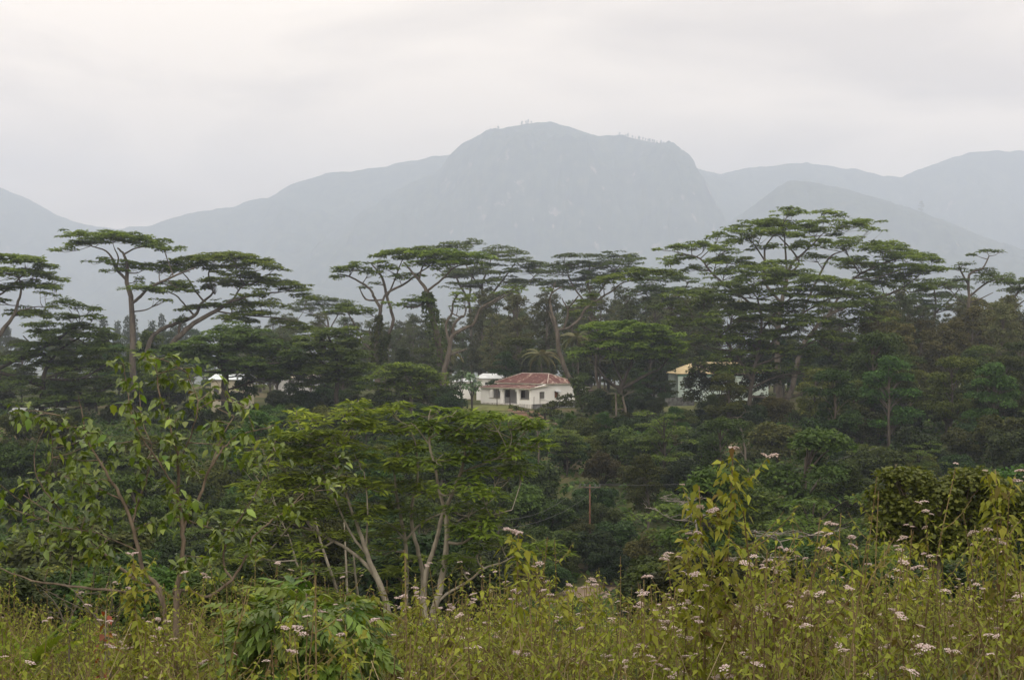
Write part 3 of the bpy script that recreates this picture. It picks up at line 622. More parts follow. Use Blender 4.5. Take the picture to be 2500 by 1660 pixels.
pad_tree('umbrella_tree', 'tallest broad umbrella tree on the right, its open crown in front of the hill', 245,
 [[(1905, 1050, 20), (1905, 998, 18), (1901, 929, 16), (1897, 847, 13), (1905, 760, 11), (1920, 690, 9), (1929, 651, 7), (1942, 635, 6), (1978, 602, 4), (2010, 570, 2)],
  [(1920, 1000, 14), (1934, 949, 13), (1954, 859, 11), (1982, 815, 10), (2019, 774, 8.5), (2080, 745, 7), (2162, 721, 5.5), (2203, 704, 4), (2250, 670, 2)],
  [(1922, 690, 6), (1925, 647, 5.5), (1927, 600, 4.5), (1930, 560, 3)], [(1950, 680, 5), (1954, 643, 5), (1942, 610, 4.5), (1913, 574, 3)], [(1905, 745, 7), (1868, 690, 6), (1870, 647, 5), (1872, 602, 4.5), (1893, 575, 3)], [(1890, 800, 7), (1820, 730, 6), (1746, 672, 5), (1713, 631, 4), (1672, 617, 2.5)], [(1960, 760, 6), (2011, 655, 5), (2036, 623, 4), (2070, 610, 2.5)], [(2019, 774, 6), (2050, 720, 6), (2080, 680, 5), (2142, 647, 4.5), (2203, 628, 3)], [(1870, 640, 4), (1840, 590, 3), (1815, 570, 2)], [(2080, 690, 4), (2130, 680, 3.5), (2190, 660, 2.5)]],
 [(1925, 513, 30), (1955, 512, 34), (2000, 521, 26), (2028, 526, 22), (1836, 545, 46), (1795, 560, 34), (1768, 568, 26), (1880, 540, 44), (1930, 540, 50), (1978, 545, 48), (2040, 545, 46), (2090, 546, 48), (2128, 555, 22), (1815, 580, 40), (1780, 590, 28), (1850, 566, 40), (1920, 562, 50), (1985, 566, 50), (2019, 580, 46), (2093, 579, 40), (1690, 596, 40), (1640, 603, 24), (1615, 607, 12), (1725, 596, 34), (1664, 622, 34), (1795, 628, 46), (1750, 614, 36), (2040, 602, 40), (2165, 596, 44), (2200, 602, 42), (2223, 616, 38), (2130, 610, 50), (2170, 632, 60), (2225, 645, 50), (2266, 620, 36), (2285, 632, 26), (2260, 655, 40), (2215, 680, 54), (2100, 640, 44), (1700, 650, 34), (1830, 645, 36), (1740, 640, 40), (1640, 640, 30), (1760, 665, 44), (2150, 665, 56), (2060, 640, 46), (2200, 655, 50), (1870, 600, 34), (2010, 620, 40), (1960, 600, 36), (2130, 690, 50), (2240, 700, 40), (1800, 690, 44)],
 seed=23, dens=36.7, spread=0.36)
pad_tree('umbrella_tree', 'dense layered tree standing in front of the tallest right-hand umbrella crown', 218,
 [[(1823, 1120, 12), (1823, 1092, 11), (1827, 1010, 11), (1836, 929, 10), (1850, 860, 8), (1860, 790, 6), (1850, 730, 4)], [(1836, 929, 7), (1800, 870, 6), (1760, 820, 5), (1700, 790, 3)], [(1850, 880, 7), (1900, 820, 6), (1950, 770, 5), (2020, 730, 3)], [(1860, 800, 5), (1920, 740, 4), (1980, 700, 3)], [(1845, 890, 6), (1930, 860, 5), (2010, 820, 4), (2080, 790, 2.5)]],
 [(1897, 665, 60), (1830, 678, 60), (1960, 672, 60), (2010, 682, 60), (2080, 696, 52), (1770, 690, 40), (1900, 700, 80), (1820, 712, 66), (1985, 710, 72), (2060, 716, 60), (2120, 716, 36), (1750, 728, 50), (1690, 750, 44), (1850, 745, 76), (1940, 745, 76), (2030, 745, 60), (1780, 765, 60), (1880, 780, 80), (1970, 780, 70), (1700, 785, 46), (2060, 785, 46), (2110, 768, 40), (1820, 800, 60), (1920, 815, 70), (1740, 825, 50), (2000, 820, 50), (2075, 822, 44), (1690, 830, 40), (1850, 850, 60), (1770, 865, 50), (1950, 860, 50), (1700, 880, 36), (2040, 865, 40), (1720, 710, 44), (1660, 715, 36), (1650, 780, 40), (1630, 740, 30), (1800, 740, 60), (1900, 640, 50), (1850, 655, 50), (2130, 735, 40), (2090, 745, 44), (1830, 830, 60), (1890, 850, 60), (1980, 850, 54), (1800, 900, 50), (1880, 890, 56), (1960, 900, 50), (1740, 900, 40), (2040, 905, 44), (2110, 850, 40)],
 seed=24, leaf='umbrella_dark', dens=30, spread=0.32, twig=1.3, t0=0.08)
pad_tree('umbrella_tree', 'thin wind-bent umbrella tree with narrow crown near the right edge', 250,
 [[(2360, 900, 9), (2362, 790, 8), (2366, 725, 7), (2366, 672, 6), (2399, 655, 4), (2415, 625, 3)], [(2366, 690, 5), (2345, 660, 4), (2340, 640, 2)], [(2366, 720, 5), (2410, 690, 4), (2450, 680, 2)], [(2362, 740, 4), (2390, 730, 3), (2420, 715, 2)]],
 [(2415, 612, 20), (2440, 614, 10), (2380, 621, 16), (2350, 645, 20), (2330, 655, 16), (2378, 660, 22), (2410, 655, 16), (2427, 668, 28), (2465, 688, 36), (2395, 682, 28), (2340, 682, 24)], seed=25, leaf='umbrella_far', dens=30)
pad_tree('umbrella_tree', 'hazy flat tree crown running out of the right edge', 275,
 [[(2470, 940, 8), (2465, 830, 7), (2462, 760, 6), (2480, 720, 5), (2510, 690, 3)], [(2462, 770, 5), (2490, 745, 4), (2530, 720, 2)]],
 [(2440, 672, 34), (2475, 684, 40), (2520, 690, 44), (2500, 704, 40), (2550, 705, 50), (2300, 690, 30)], seed=26, leaf='umbrella_far', dens=26.7)
pad_tree('umbrella_tree', 'hazy umbrella crown filling the gap left of the tallest umbrella tree', 300,
 [[(1620, 900, 8), (1622, 800, 7), (1615, 740, 5), (1620, 700, 3)], [(1620, 770, 5), (1660, 720, 4), (1680, 690, 2)], [(1620, 780, 5), (1585, 730, 3), (1570, 700, 2)]],
 [(1580, 680, 40), (1625, 672, 44), (1670, 680, 40), (1600, 700, 46), (1650, 705, 46), (1560, 710, 36), (1690, 715, 36), (1610, 730, 46), (1660, 740, 44), (1570, 745, 40)], seed=33, leaf='umbrella_far', L=0.6, dens=24.3)
pad_tree('umbrella_tree', 'hazy umbrella crown between the tallest umbrella tree and the thin wind-bent tree', 300,
 [[(2280, 900, 8), (2278, 800, 7), (2285, 740, 5), (2280, 705, 3)], [(2280, 770, 5), (2320, 730, 4), (2340, 705, 2)]],
 [(2250, 695, 40), (2295, 688, 40), (2335, 700, 36), (2270, 715, 46), (2320, 722, 40), (2235, 735, 40), (2290, 745, 46), (2340, 750, 36), (2220, 765, 36)], seed=34, leaf='umbrella_far', L=0.6, dens=24.3)
pad_tree('umbrella_tree', 'small hazy umbrella tree far off between the leaning tree and the forked tree', 390,
 [[(805, 880, 7), (803, 820, 6), (800, 785, 5), (790, 755, 3)], [(803, 810, 4), (825, 770, 3), (835, 750, 2)], [(800, 800, 4), (770, 770, 3)]],
 [(735, 738, 26), (775, 728, 30), (820, 732, 34), (850, 742, 28), (790, 745, 40), (755, 755, 34), (840, 760, 30), (800, 765, 34), (710, 752, 20)], seed=27, leaf='umbrella_far', L=0.68, dens=18.4)
pad_tree('umbrella_tree', 'round-shouldered green tree in layers below the forked umbrella tree', 205,
 [[(820, 1010, 12), (822, 950, 11), (826, 900, 9), (815, 850, 6), (800, 820, 3)], [(826, 905, 6), (860, 870, 5), (890, 850, 3)], [(824, 915, 6), (780, 880, 4), (750, 850, 3)]],
 [(823, 812, 56), (772, 818, 44), (790, 838, 54), (850, 835, 44), (741, 846, 36), (815, 860, 60), (870, 862, 40), (770, 872, 52), (840, 888, 56), (790, 900, 54), (890, 893, 40), (740, 895, 40), (850, 920, 50), (780, 930, 44)],
 seed=28, leaf='umbrella_dark', bark='bark_dark', spread=0.5, t0=0.05)
pad_tree('umbrella_tree', 'low bushy umbrella tree at the foot of the vine-wrapped trunk', 198,
 [[(1005, 1010, 10), (1003, 970, 9), (1000, 940, 7), (990, 915, 4)], [(1002, 955, 5), (1030, 930, 4), (1045, 915, 2)], [(1002, 960, 5), (965, 935, 4), (945, 920, 2)]],
 [(1001, 893, 46), (960, 900, 40), (1040, 905, 40), (930, 915, 40), (1000, 915, 46), (1060, 925, 30), (965, 932, 44), (1020, 938, 40), (925, 942, 36), (985, 955, 44)], seed=29, leaf='umbrella', spread=0.5)

# ---------------------------------------------------------------- feathery pale-stemmed trees in the middle distance (about 50 m)
FE = dict(limb_k=0.78, pad_k=1.12, leaf='feather', bark='bark_pale', flat=0.85, L=0.32, dens=135, tmpl=(T_LEAF[0] * np.array([1, 0.60, 0.35]), T_LEAF[1]), spread=0.42, thick=0.12, twig=0.8, ry_k=1.0)
pad_tree('feathery_tree', 'feathery green tree with pale trunk and long limb sweeping left, left of the pale clump', 48,
 [[(958, 1540, 25), (954, 1526, 24), (935, 1444, 22), (911, 1390, 18), (892, 1339, 15), (872, 1281, 12), (850, 1220, 9), (830, 1150, 6), (815, 1090, 4)],
  [(931, 1428, 14), (896, 1382, 13), (849, 1343, 11), (775, 1304, 9), (689, 1273, 6), (640, 1255, 3)], [(915, 1400, 10), (896, 1355, 10), (857, 1304, 8), (810, 1203, 6), (780, 1130, 4)], [(892, 1339, 8), (896, 1300, 7), (898, 1230, 5), (890, 1150, 3)], [(775, 1304, 5), (750, 1250, 4), (735, 1190, 3)], [(830, 1150, 5), (775, 1110, 4), (740, 1060, 3), (728, 1040, 2)]],
 [(717, 1020, 44), (763, 1036, 46), (872, 973, 26), (872, 1001, 50), (736, 1059, 60), (833, 1078, 64), (892, 1030, 60), (800, 1050, 50), (678, 1106, 60), (740, 1105, 60), (780, 1122, 64), (872, 1117, 64), (717, 1172, 64), (814, 1168, 64), (900, 1180, 56), (667, 1180, 50), (833, 1238, 60), (697, 1238, 66), (756, 1253, 66), (880, 1250, 50), (658, 1300, 56), (736, 1331, 46), (800, 1310, 46), (640, 1350, 50)],
 seed=41, **FE)
pad_tree('feathery_tree', 'feathery tree on two thin wavy pale stems, middle of the pale clump', 50,
 [[(984, 1540, 18), (985, 1514, 17), (993, 1417, 15), (989, 1320, 13), (973, 1238, 10), (966, 1190, 7), (960, 1130, 5)], [(990, 1325, 8), (1028, 1277, 7), (1078, 1253, 4)], [(1026, 1530, 17), (1028, 1495, 16), (1032, 1409, 15), (1022, 1351, 14), (1005, 1281, 12), (1008, 1218, 10), (1020, 1160, 7), (1015, 1090, 5), (1000, 1040, 3)], [(990, 1330, 6), (965, 1290, 5), (940, 1270, 3)]],
 [(950, 993, 46), (950, 1043, 54), (1000, 1030, 50), (970, 1085, 56), (970, 1133, 60), (931, 1180, 56), (1020, 1130, 50), (1028, 1191, 60), (960, 1230, 50), (931, 1292, 50), (1010, 1250, 40), (989, 1362, 44), (970, 1397, 50), (950, 1330, 40), (1000, 1430, 40)],
 seed=42, **FE)
pad_tree('feathery_tree', 'tallest feathery tree with thick forked pale trunks below the white house', 47,
 [[(1058, 1530, 24), (1059, 1491, 23), (1078, 1417, 21), (1090, 1323, 18), (1090, 1261, 15), (1078, 1222, 11), (1063, 1145, 9), (1049, 1086, 8), (1047, 1024, 5), (1052, 1000, 3)],
  [(1036, 1520, 20), (1036, 1495, 19), (1040, 1401, 17), (1059, 1339, 15), (1082, 1257, 13), (1110, 1191, 12), (1133, 1125, 9), (1135, 1090, 5)], [(1062, 1475, 9), (1090, 1450, 9), (1145, 1417, 8), (1183, 1386, 7), (1222, 1374, 5), (1260, 1355, 4), (1320, 1345, 2)], [(1125, 1155, 7), (1160, 1140, 6), (1200, 1125, 5), (1240, 1100, 3)], [(1092, 1290, 6), (1130, 1265, 5), (1180, 1240, 3)], [(1049, 1086, 5), (1020, 1045, 4), (1005, 1030, 2)], [(1047, 1060, 4), (1060, 1035, 4), (1090, 1015, 2)], [(1090, 1300, 5), (1150, 1270, 4), (1250, 1240, 3)]],
 [(1047, 1008, 50), (1100, 1005, 40), (1145, 1012, 54), (1200, 1015, 50), (1240, 1025, 46), (1292, 1036, 38), (1086, 1039, 60), (1183, 1051, 66), (1130, 1070, 50), (1261, 1085, 56), (1310, 1070, 30), (1145, 1106, 64), (1067, 1113, 50), (1220, 1110, 50), (1222, 1152, 60), (1280, 1145, 40), (1125, 1172, 50), (1180, 1195, 50), (1145, 1238, 46), (1183, 1261, 54), (1164, 1288, 58), (1220, 1250, 40), (1164, 1339, 46), (1222, 1318, 46), (1100, 1360, 40), (1320, 1335, 40), (1355, 1348, 36), (1300, 1360, 34), (1130, 1390, 40)],
 seed=43, **FE)
pad_tree('feathery_tree', 'slim dark feathery trees group behind the near shrub, lower left of the pale clump', 55,
 [[(826, 1500, 12), (822, 1440, 11), (794, 1358, 9), (779, 1308, 7), (770, 1260, 4)], [(850, 1500, 9), (845, 1420, 8), (840, 1340, 6), (835, 1280, 3)], [(750, 1500, 8), (744, 1428, 8), (720, 1370, 7), (705, 1320, 5), (690, 1290, 3)], [(880, 1490, 8), (870, 1410, 7), (866, 1350, 5)]],
 [(620, 1380, 50), (600, 1330, 50), (655, 1430, 56), (720, 1460, 60), (800, 1440, 50), (850, 1460, 50), (590, 1440, 50), (770, 1380, 40), (850, 1390, 36), (620, 1480, 60), (560, 1400, 50), (900, 1470, 40), (620, 1240, 44), (640, 1180, 44), (600, 1280, 50), (640, 1090, 34), (610, 1140, 40)],
 seed=44, **{**FE, 't0': -0.05})

# ---------------------------------------------------------------- bushes and broadleaf trees of the slopes and the forest
def proto_bush(name, kind, seed):
    """a lumpy bush or tree about its base; returns (root, height, half width)"""
    rg = np.random.default_rng(seed)
    root = thing(name, 'x', 'bush')
    tb = MB(); lb = MB()
    if kind in ('round', 'olive', 'mid'):
        H = 5.5; nb = 15; mat = {'round': 'dark_bush', 'olive': 'olive_bush', 'mid': 'mid_bush'}[kind]
        tips = []
        for i in range(nb):
            a = rg.uniform(0, 6.28); r = 2.1 * math.sqrt(rg.uniform(0.02, 1)); z = H * rg.uniform(0.30, 0.84) * (1 - 0.12 * r)
            rr = rg.uniform(0.75, 1.25)
            tips.append((r * math.cos(a), r * math.sin(a), z))
            blob_leaves(lb, tips[-1], (rr, rr, rr * 0.75), int(520 * rr), 0.27, rg, t0=0.02)
        blob_leaves(lb, (0, 0, 1.4), (2.2, 2.2, 1.3), 900, 0.28, rg, t0=-0.05)
        for t in tips:
            tb.tube(resample([(0, 0, -0.3), (t[0] * 0.35, t[1] * 0.35, t[2] * 0.5), t], 3), np.linspace(0.09, 0.02, 7), 5)
        hw = 2.9; bark = 'bark_dark'
    elif kind == 'tall':
        H = 17.0; mat = 'grey_tree'; bark = 'bark'
        tb.tube(resample([(0, 0, -0.5), (0.2, 0.1, 5), (0.1, -0.1, 10), (0.4, 0, 14.5)], 4), np.linspace(0.24, 0.06, 13), 6)
        for i in range(58):
            z = rg.uniform(4.0, 16.4); a = rg.uniform(0, 6.28); r = rg.uniform(0.2, 2.9) * (1.15 - abs(z - 10) / 10.5)
            t = (r * math.cos(a), r * math.sin(a), z); rr = rg.uniform(0.45, 1.0)
            blob_leaves(lb, t, (rr, rr, rr * 0.8), int(110 * rr), 0.36, rg, inner=0.05, wide=1.3)
            tb.tube(resample([(0.1, 0, z - 1.6), (t[0] * 0.5, t[1] * 0.5, z - 0.6), t], 3), np.linspace(0.05, 0.015, 7), 4)
        hw = 3.4
    elif kind == 'rusty':
        H = 14.0; mat = 'rusty_tree'; bark = 'bark'
        tb.tube(resample([(0, 0, -0.5), (0.3, 0, 4), (-0.2, 0, 8), (0, 0, 12)], 4), np.linspace(0.26, 0.05, 13), 6)
        for i in range(30):
            z = rg.uniform(4, 13); a = rg.uniform(0, 6.28); r = rg.uniform(0.3, 3.4) * math.sqrt(max(0.1, 1 - ((z - 7.5) / 6.5) ** 2))
            t = (r * math.cos(a), r * math.sin(a), z); rr = rg.uniform(0.8, 1.35)
            blob_leaves(lb, t, (rr, rr, rr * 0.8), int(240 * rr), 0.36, rg, inner=0.3)
            tb.tube(resample([(0, 0, z - 2.2), (t[0] * 0.5, t[1] * 0.5, z - 0.8), t], 3), np.linspace(0.08, 0.02, 7), 4)
        hw = 4.2
    elif kind == 'forest':
        H = 11.0; mat = 'mid_bush'; bark = 'bark'
        tb.tube(resample([(0, 0, -0.5), (0.2, 0.1, 3), (-0.1, 0, 6), (0.1, 0, 9)], 4), np.linspace(0.24, 0.05, 13), 6)
        for i in range(30):
            z = rg.uniform(2.6, 10.4); a = rg.uniform(0, 6.28); r = rg.uniform(0.4, 3.4) * math.sqrt(max(0.12, 1 - ((z - 5.6) / 5.4) ** 2))
            t = (r * math.cos(a), r * math.sin(a), z); rr = rg.uniform(0.7, 1.3)
            blob_leaves(lb, t, (rr * 1.15, rr * 1.15, rr * 0.65), int(330 * rr), 0.30, rg, inner=0.35)
            tb.tube(resample([(0, 0, max(0.5, z - 2.0)), (t[0] * 0.5, t[1] * 0.5, z - 0.7), t], 3), np.linspace(0.08, 0.02, 7), 4)
        hw = 4.0
    elif kind == 'layered':
        H = 9.0; mat = 'umbrella_dark'; bark = 'bark_dark'
        tb.tube(resample([(0, 0, -0.5), (0.2, 0.1, 2.5), (-0.2, 0, 5), (0.1, 0, 7.5)], 4), np.linspace(0.20, 0.05, 13), 6)
        for i in range(20):
            z = rg.uniform(3.2, 8.6); a = rg.uniform(0, 6.28); r = rg.uniform(0.2, 3.2)
            c = np.array([r * math.cos(a), r * math.sin(a), z - 0.12 * r])
            pad_cloud(lb, c, rg.uniform(1.0, 1.8), rg.uniform(1.0, 1.8), 0.25, 0.0, 0.42, 34, T_DIA, rg, 0.05)
            tb.tube(resample([(0, 0, max(1, z - 2.2)), (c[0] * 0.5, c[1] * 0.5, z - 0.8), c], 3), np.linspace(0.07, 0.02, 7), 4)
        hw = 4.6
    elif kind == 'conifer':
        H = 14.0; mat = 'conifer'; bark = 'bark_dark'
        tb.tube([(0, 0, -0.5), (0, 0, 6), (0, 0, 13.6)], [0.22, 0.12, 0.03], 6)
        for i in range(70):
            z = 2 + 11.6 * (i / 70.0); r = 2.6 * (1 - (z - 2) / 12.6) + 0.25; a = i * 2.4
            e = np.array([r * math.cos(a), r * math.sin(a), z - 0.1 * r])
            tb.tube([(0, 0, z), e], [0.04, 0.01], 4, cap=False)
            n = int(26 * r) + 10; f = rg.uniform(0.15, 1.05, n)[:, None]
            pos = np.array([0, 0, z]) * (1 - f) + e * f + rg.normal(0, 0.12, (n, 3))
            X, Y, Z = frames(a + rg.normal(0, 0.7, n), rg.normal(-0.35, 0.4, n), rg.normal(0, 0.6, n))
            lb.inst(*T_DIA, pos, X, Y, Z, rg.uniform(0.3, 0.6, n), np.clip(rg.normal(0.5, 0.2, n), 0, 1))
        hw = 2.8
    tb.build('trunk', M[bark], root, True)
    stuff(lb.build('crown', M[mat], root))
    return root, H, hw

PROTO = {}
for nm, kd, sds in [('round_bush', 'round', (101, 102, 103)), ('leafy_bush', 'mid', (111, 112)), ('olive_bush', 'olive', (121, 122)), ('slender_tree', 'tall', (131, 132, 133)),
                    ('rusty_tree', 'rusty', (141, 142)), ('leafy_tree', 'forest', (151, 152)), ('layered_tree', 'layered', (161, 162)), ('conifer', 'conifer', (171,))]:
    PROTO[kd] = [proto_bush(nm, kd, s) for s in sds]
USED = set()
def plant(kd, x, y, s, rz, label, group, cat='tree', sz=None, rg=rng):
    p, H, hw = PROTO[kd][int(rg.integers(len(PROTO[kd])))]
    o = p if p.name not in USED else copy_tree(p)
    USED.add(p.name)
    o.location = (x, y, gz(x, y) - 0.1); o.rotation_euler = (0, 0, rz); o.scale = (s, s, s if sz is None else sz)
    tag(o, label, cat, group)
    return o

def rear(px):
    for lim, t in ((60, 'at the left edge'), (250, 'left of the straight pale trunk'), (420, 'around the straight pale trunk'), (620, 'behind the leaning umbrella tree'), (780, 'left of the forked tree'), (1000, 'behind the forked tree'),
                   (1130, 'behind the vine-wrapped trunk'), (1260, 'behind the small white building'), (1350, 'above the red roof'), (1440, 'behind the gnarled leaning tree'), (1560, 'behind the low bright umbrella tree'), (1700, 'left of the mint house'),
                   (1850, 'behind the mint house'), (2050, 'behind the tallest umbrella tree'), (2200, 'right of the tallest umbrella tree'), (2350, 'left of the thin wind-bent tree'), (2450, 'behind the thin wind-bent tree'), (9999, 'at the right edge')):
        if px < lim: return t
def front(px):
    for lim, t in ((150, 'at the left edge'), (420, 'behind the large-leaved shrub'), (640, 'right of the large-leaved shrub'), (900, 'behind the left pale stems'), (1200, 'behind the tallest feathery tree'), (1350, 'below the white house'), (1480, 'around the utility pole'),
                   (1620, 'left of the pale leafless tree'), (1780, 'behind the tallest weed'), (1950, 'below the mint house'), (2100, 'left of the right-hand bush'), (2300, 'above the right-hand bush'), (9999, 'at the right edge')):
        if px < lim: return t
# lowest photo row that a plant's top may reach at each column (what stands behind must stay in view)
LX = [-400, 0, 480, 700, 1090, 1120, 1255, 1290, 1350, 1352, 1460, 1475, 1630, 1650, 1700, 1720, 2100, 2300, 3000]
LY = [980, 985, 985, 965, 985, 1006, 1012, 1030, 1030, 1005, 1000, 975, 968, 962, 958, 900, 890, 830, 830]
rs = np.random.default_rng(5)
placed = []
tries = 0
while len(placed) < 380 and tries < 16000:
    tries += 1
    y = rs.uniform(30, 208) if rs.uniform() < 0.86 else rs.uniform(30, 62); r = rs.uniform(-0.40, 0.42); x = r * y
    px = 1250 + r * F
    if y < 62 and 600 < px < 1500: continue
    kd = rs.choice(['round', 'mid', 'olive', 'forest', 'layered'], p=[0.36, 0.20, 0.14, 0.18, 0.12])
    if px < 1250 and kd == 'olive': kd = 'round'
    H, hw = PROTO[kd][0][1:]
    s = rs.uniform(0.6, 1.15)
    if kd in ('forest', 'layered') and px < 1700: s *= 0.8
    g = gz(x, y)
    half = hw * s / y * F
    lim = max(np.interp([px - half * 0.8, px, px + half * 0.8], LX, LY))
    if y < 62: lim = 1330 if px < 800 else 1300
    elif y < 100: lim = max(lim, 1130)
    top = 830 - (g + H * s) / y * F
    if y < 131 and px + half > 1425 and px - half < 1455: lim = max(lim, 1268)
    if top < lim:
        s2 = ((830 - lim) / F * y - g) / H
        if s2 < 0.35: continue
        s = s2
    # keep the bend of the dirt road in view
    half = hw * s / y * F
    if y < 107 and px + half > 1385 and px - half < 1468: continue
    if any((x - a) ** 2 + (y - b) ** 2 < (0.50 * (hw * s + c)) ** 2 for a, b, c in placed): continue
    placed.append((x, y, hw * s))
    where = front(px)
    row = 'low in the valley' if y < 115 else ('half way up the bank' if y < 165 else 'at the bank top')
    kn = {'round': 'dark rounded bush', 'mid': 'green leafy bush', 'olive': 'olive bush', 'forest': 'bushy tree', 'layered': 'layered tree'}[kd]
    kn = ('large ' if s > 1.0 else ('small ' if s < 0.68 else '')) + kn
    plant(kd, x, y, s, rs.uniform(0, 6.28), f'{kn} {row} {where}', f'{kn} group {row} {where}', 'tree' if kd in ('forest', 'layered') else 'bush', rg=rs)

for px, y, s in ((1372, 114, 0.5), (1395, 121, 0.55), (1420, 127, 0.5), (1468, 118, 0.55), (1488, 112, 0.6), (1500, 122, 0.7), (1445, 133, 0.6), (1400, 133, 0.7), (1478, 130, 0.65), (1352, 107, 0.55)):
    plant('mid' if px % 2 else 'round', (px - 1250) / F * y, y, s, px, 'small bush at the bend of the dirt road, ' + ('left of the utility pole' if px < 1440 else 'right of the utility pole'), 'bushes at the road bend ' + ('left' if px < 1440 else 'right'), 'bush', rg=rs)
# the hazy wood behind the houses
fr = np.random.default_rng(9)
def wood(kd, n, px0, px1, y0, y1, tmin, tmax, label, group, smin=0.55, smax=1.8):
    H = PROTO[kd][0][1]; k = 0; tr = 0; pl = []
    while k < n and tr < 4000:
        tr += 1
        y = fr.uniform(y0, y1); px = fr.uniform(px0, px1); x = (px - 1250) / F * y
        top = fr.uniform(tmin, tmax); s = ((830 - top) / F * y - gz(x, y)) / H
        if not smin < s < smax: continue
        if any((x - a) ** 2 + (y - b) ** 2 < 9.0 for a, b in pl): continue
        pl.append((x, y)); k += 1
        w = s if s < 1.1 else 1.1 + 0.4 * (s - 1.1)
        size = 'tall ' if s > smin + 0.62 * (min(smax, 1.6) - smin) else ('short ' if s < smin + 0.25 * (min(smax, 1.6) - smin) else '')
        plant(kd, x, y, w, fr.uniform(0, 6.28), f'{size}{label} {rear(px)}', f'{size}{label} {rear(px)}', sz=s, rg=fr)
wood('tall', 84, 1150, 1740, 265, 380, 685, 800, 'slender grey-green tree in the hazy wood', 'slender trees of the wood behind the house')
wood('forest', 18, 1160, 1700, 255, 300, 800, 880, 'bushy tree at the wood edge', 'low trees at the wood edge behind the house', 0.4, 1.6)
wood('tall', 44, 2120, 2650, 225, 340, 690, 800, 'slender grey tree in the right-hand wood', 'slender trees of the wood at the right')
wood('rusty', 14, 2130, 2520, 215, 300, 690, 860, 'yellow-brown leafy tree', 'yellow-brown trees at the right')
wood('forest', 26, 2060, 2650, 175, 235, 800, 960, 'bushy green tree on the right slope', 'bushy trees on the right slope', 0.5, 2.0)
wood('forest', 22, 1600, 2100, 255, 300, 800, 900, 'dark bushy tree', 'bushy trees behind the mint house', 0.4, 2.0)
wood('tall', 16, 1600, 2150, 280, 350, 720, 800, 'slender far tree', 'slender trees behind the mint house')
wood('forest', 24, -120, 760, 245, 330, 800, 880, 'bushy tree in the back row', 'bushy trees behind the left umbrella trees', 0.4, 1.7)
wood('layered', 16, -120, 700, 215, 270, 850, 930, 'low layered tree', 'low layered trees on the left', 0.4, 1.6)
wood('forest', 16, 700, 1110, 212, 290, 840, 940, 'bushy low tree', 'bushy trees under the forked tree', 0.35, 1.6)
wood('round', 16, 690, 1110, 205, 225, 915, 975, 'rounded bush by the clearing', 'rounded bushes left of the house', 0.35, 1.4)
wood('round', 34, -160, 720, 207, 250, 930, 990, 'rounded bush under the umbrella trees', 'rounded bushes under the left umbrella trees', 0.35, 1.5)
wood('tall', 40, 560, 1190, 290, 420, 755, 815, 'slender grey tree', 'slender trees on the left of the house', 0.4, 1.8)
wood('round', 16, 1455, 1625, 214, 244, 935, 968, 'rounded bush in the clearing', 'rounded bushes in the clearing', 0.3, 1.2)
wood('forest', 8, 1440, 1640, 246, 262, 890, 930, 'bushy tree behind the clearing', 'bushy trees behind the clearing', 0.25, 1.2)
wood('conifer', 10, 250, 460, 420, 560, 755, 800, 'hazy far conifer', 'far conifers on the left', 0.5, 2.2)
wood('forest', 40, -100, 1150, 380, 620, 790, 835, 'hazy tree in the far belt', 'far belt of trees on the left', 0.4, 3.0)

mr_ = np.random.default_rng(57)
for px in list(mr_.uniform(1500, 1676, 26)) + list(mr_.uniform(1190, 1300, 7)):
    D = 6400 - mr_.uniform(0, 6); yy_ = np.interp(px, PEAK[0], PEAK[1]); x = (px - 1250) / F * 6400
    o = plant('forest', x, D, 1, mr_.uniform(0, 6.28), 'tiny hazy tree on the rim of the peak, right shoulder' if px > 1400 else 'tiny hazy tree on the summit of the peak', 'trees on the peak right shoulder' if px > 1400 else 'trees on the peak summit', rg=mr_)
    o.location.z = yy_ - 2; sc_ = mr_.uniform(0.9, 1.9); o.scale = (sc_, sc_, sc_)
for px, sc_ in ((2249, 4.2),):
    yy_ = np.interp(px, NEARH[0], NEARH[1]); o = plant('forest', (px - 1250) / F * 5500, 5498, 1, 1.0, 'lone large hazy tree on the right-hand hill', None, rg=mr_)
    o.location.z = yy_ - 4; o.scale = (sc_ * 0.8, sc_ * 0.8, sc_)
    if 'group' in o: del o['group']

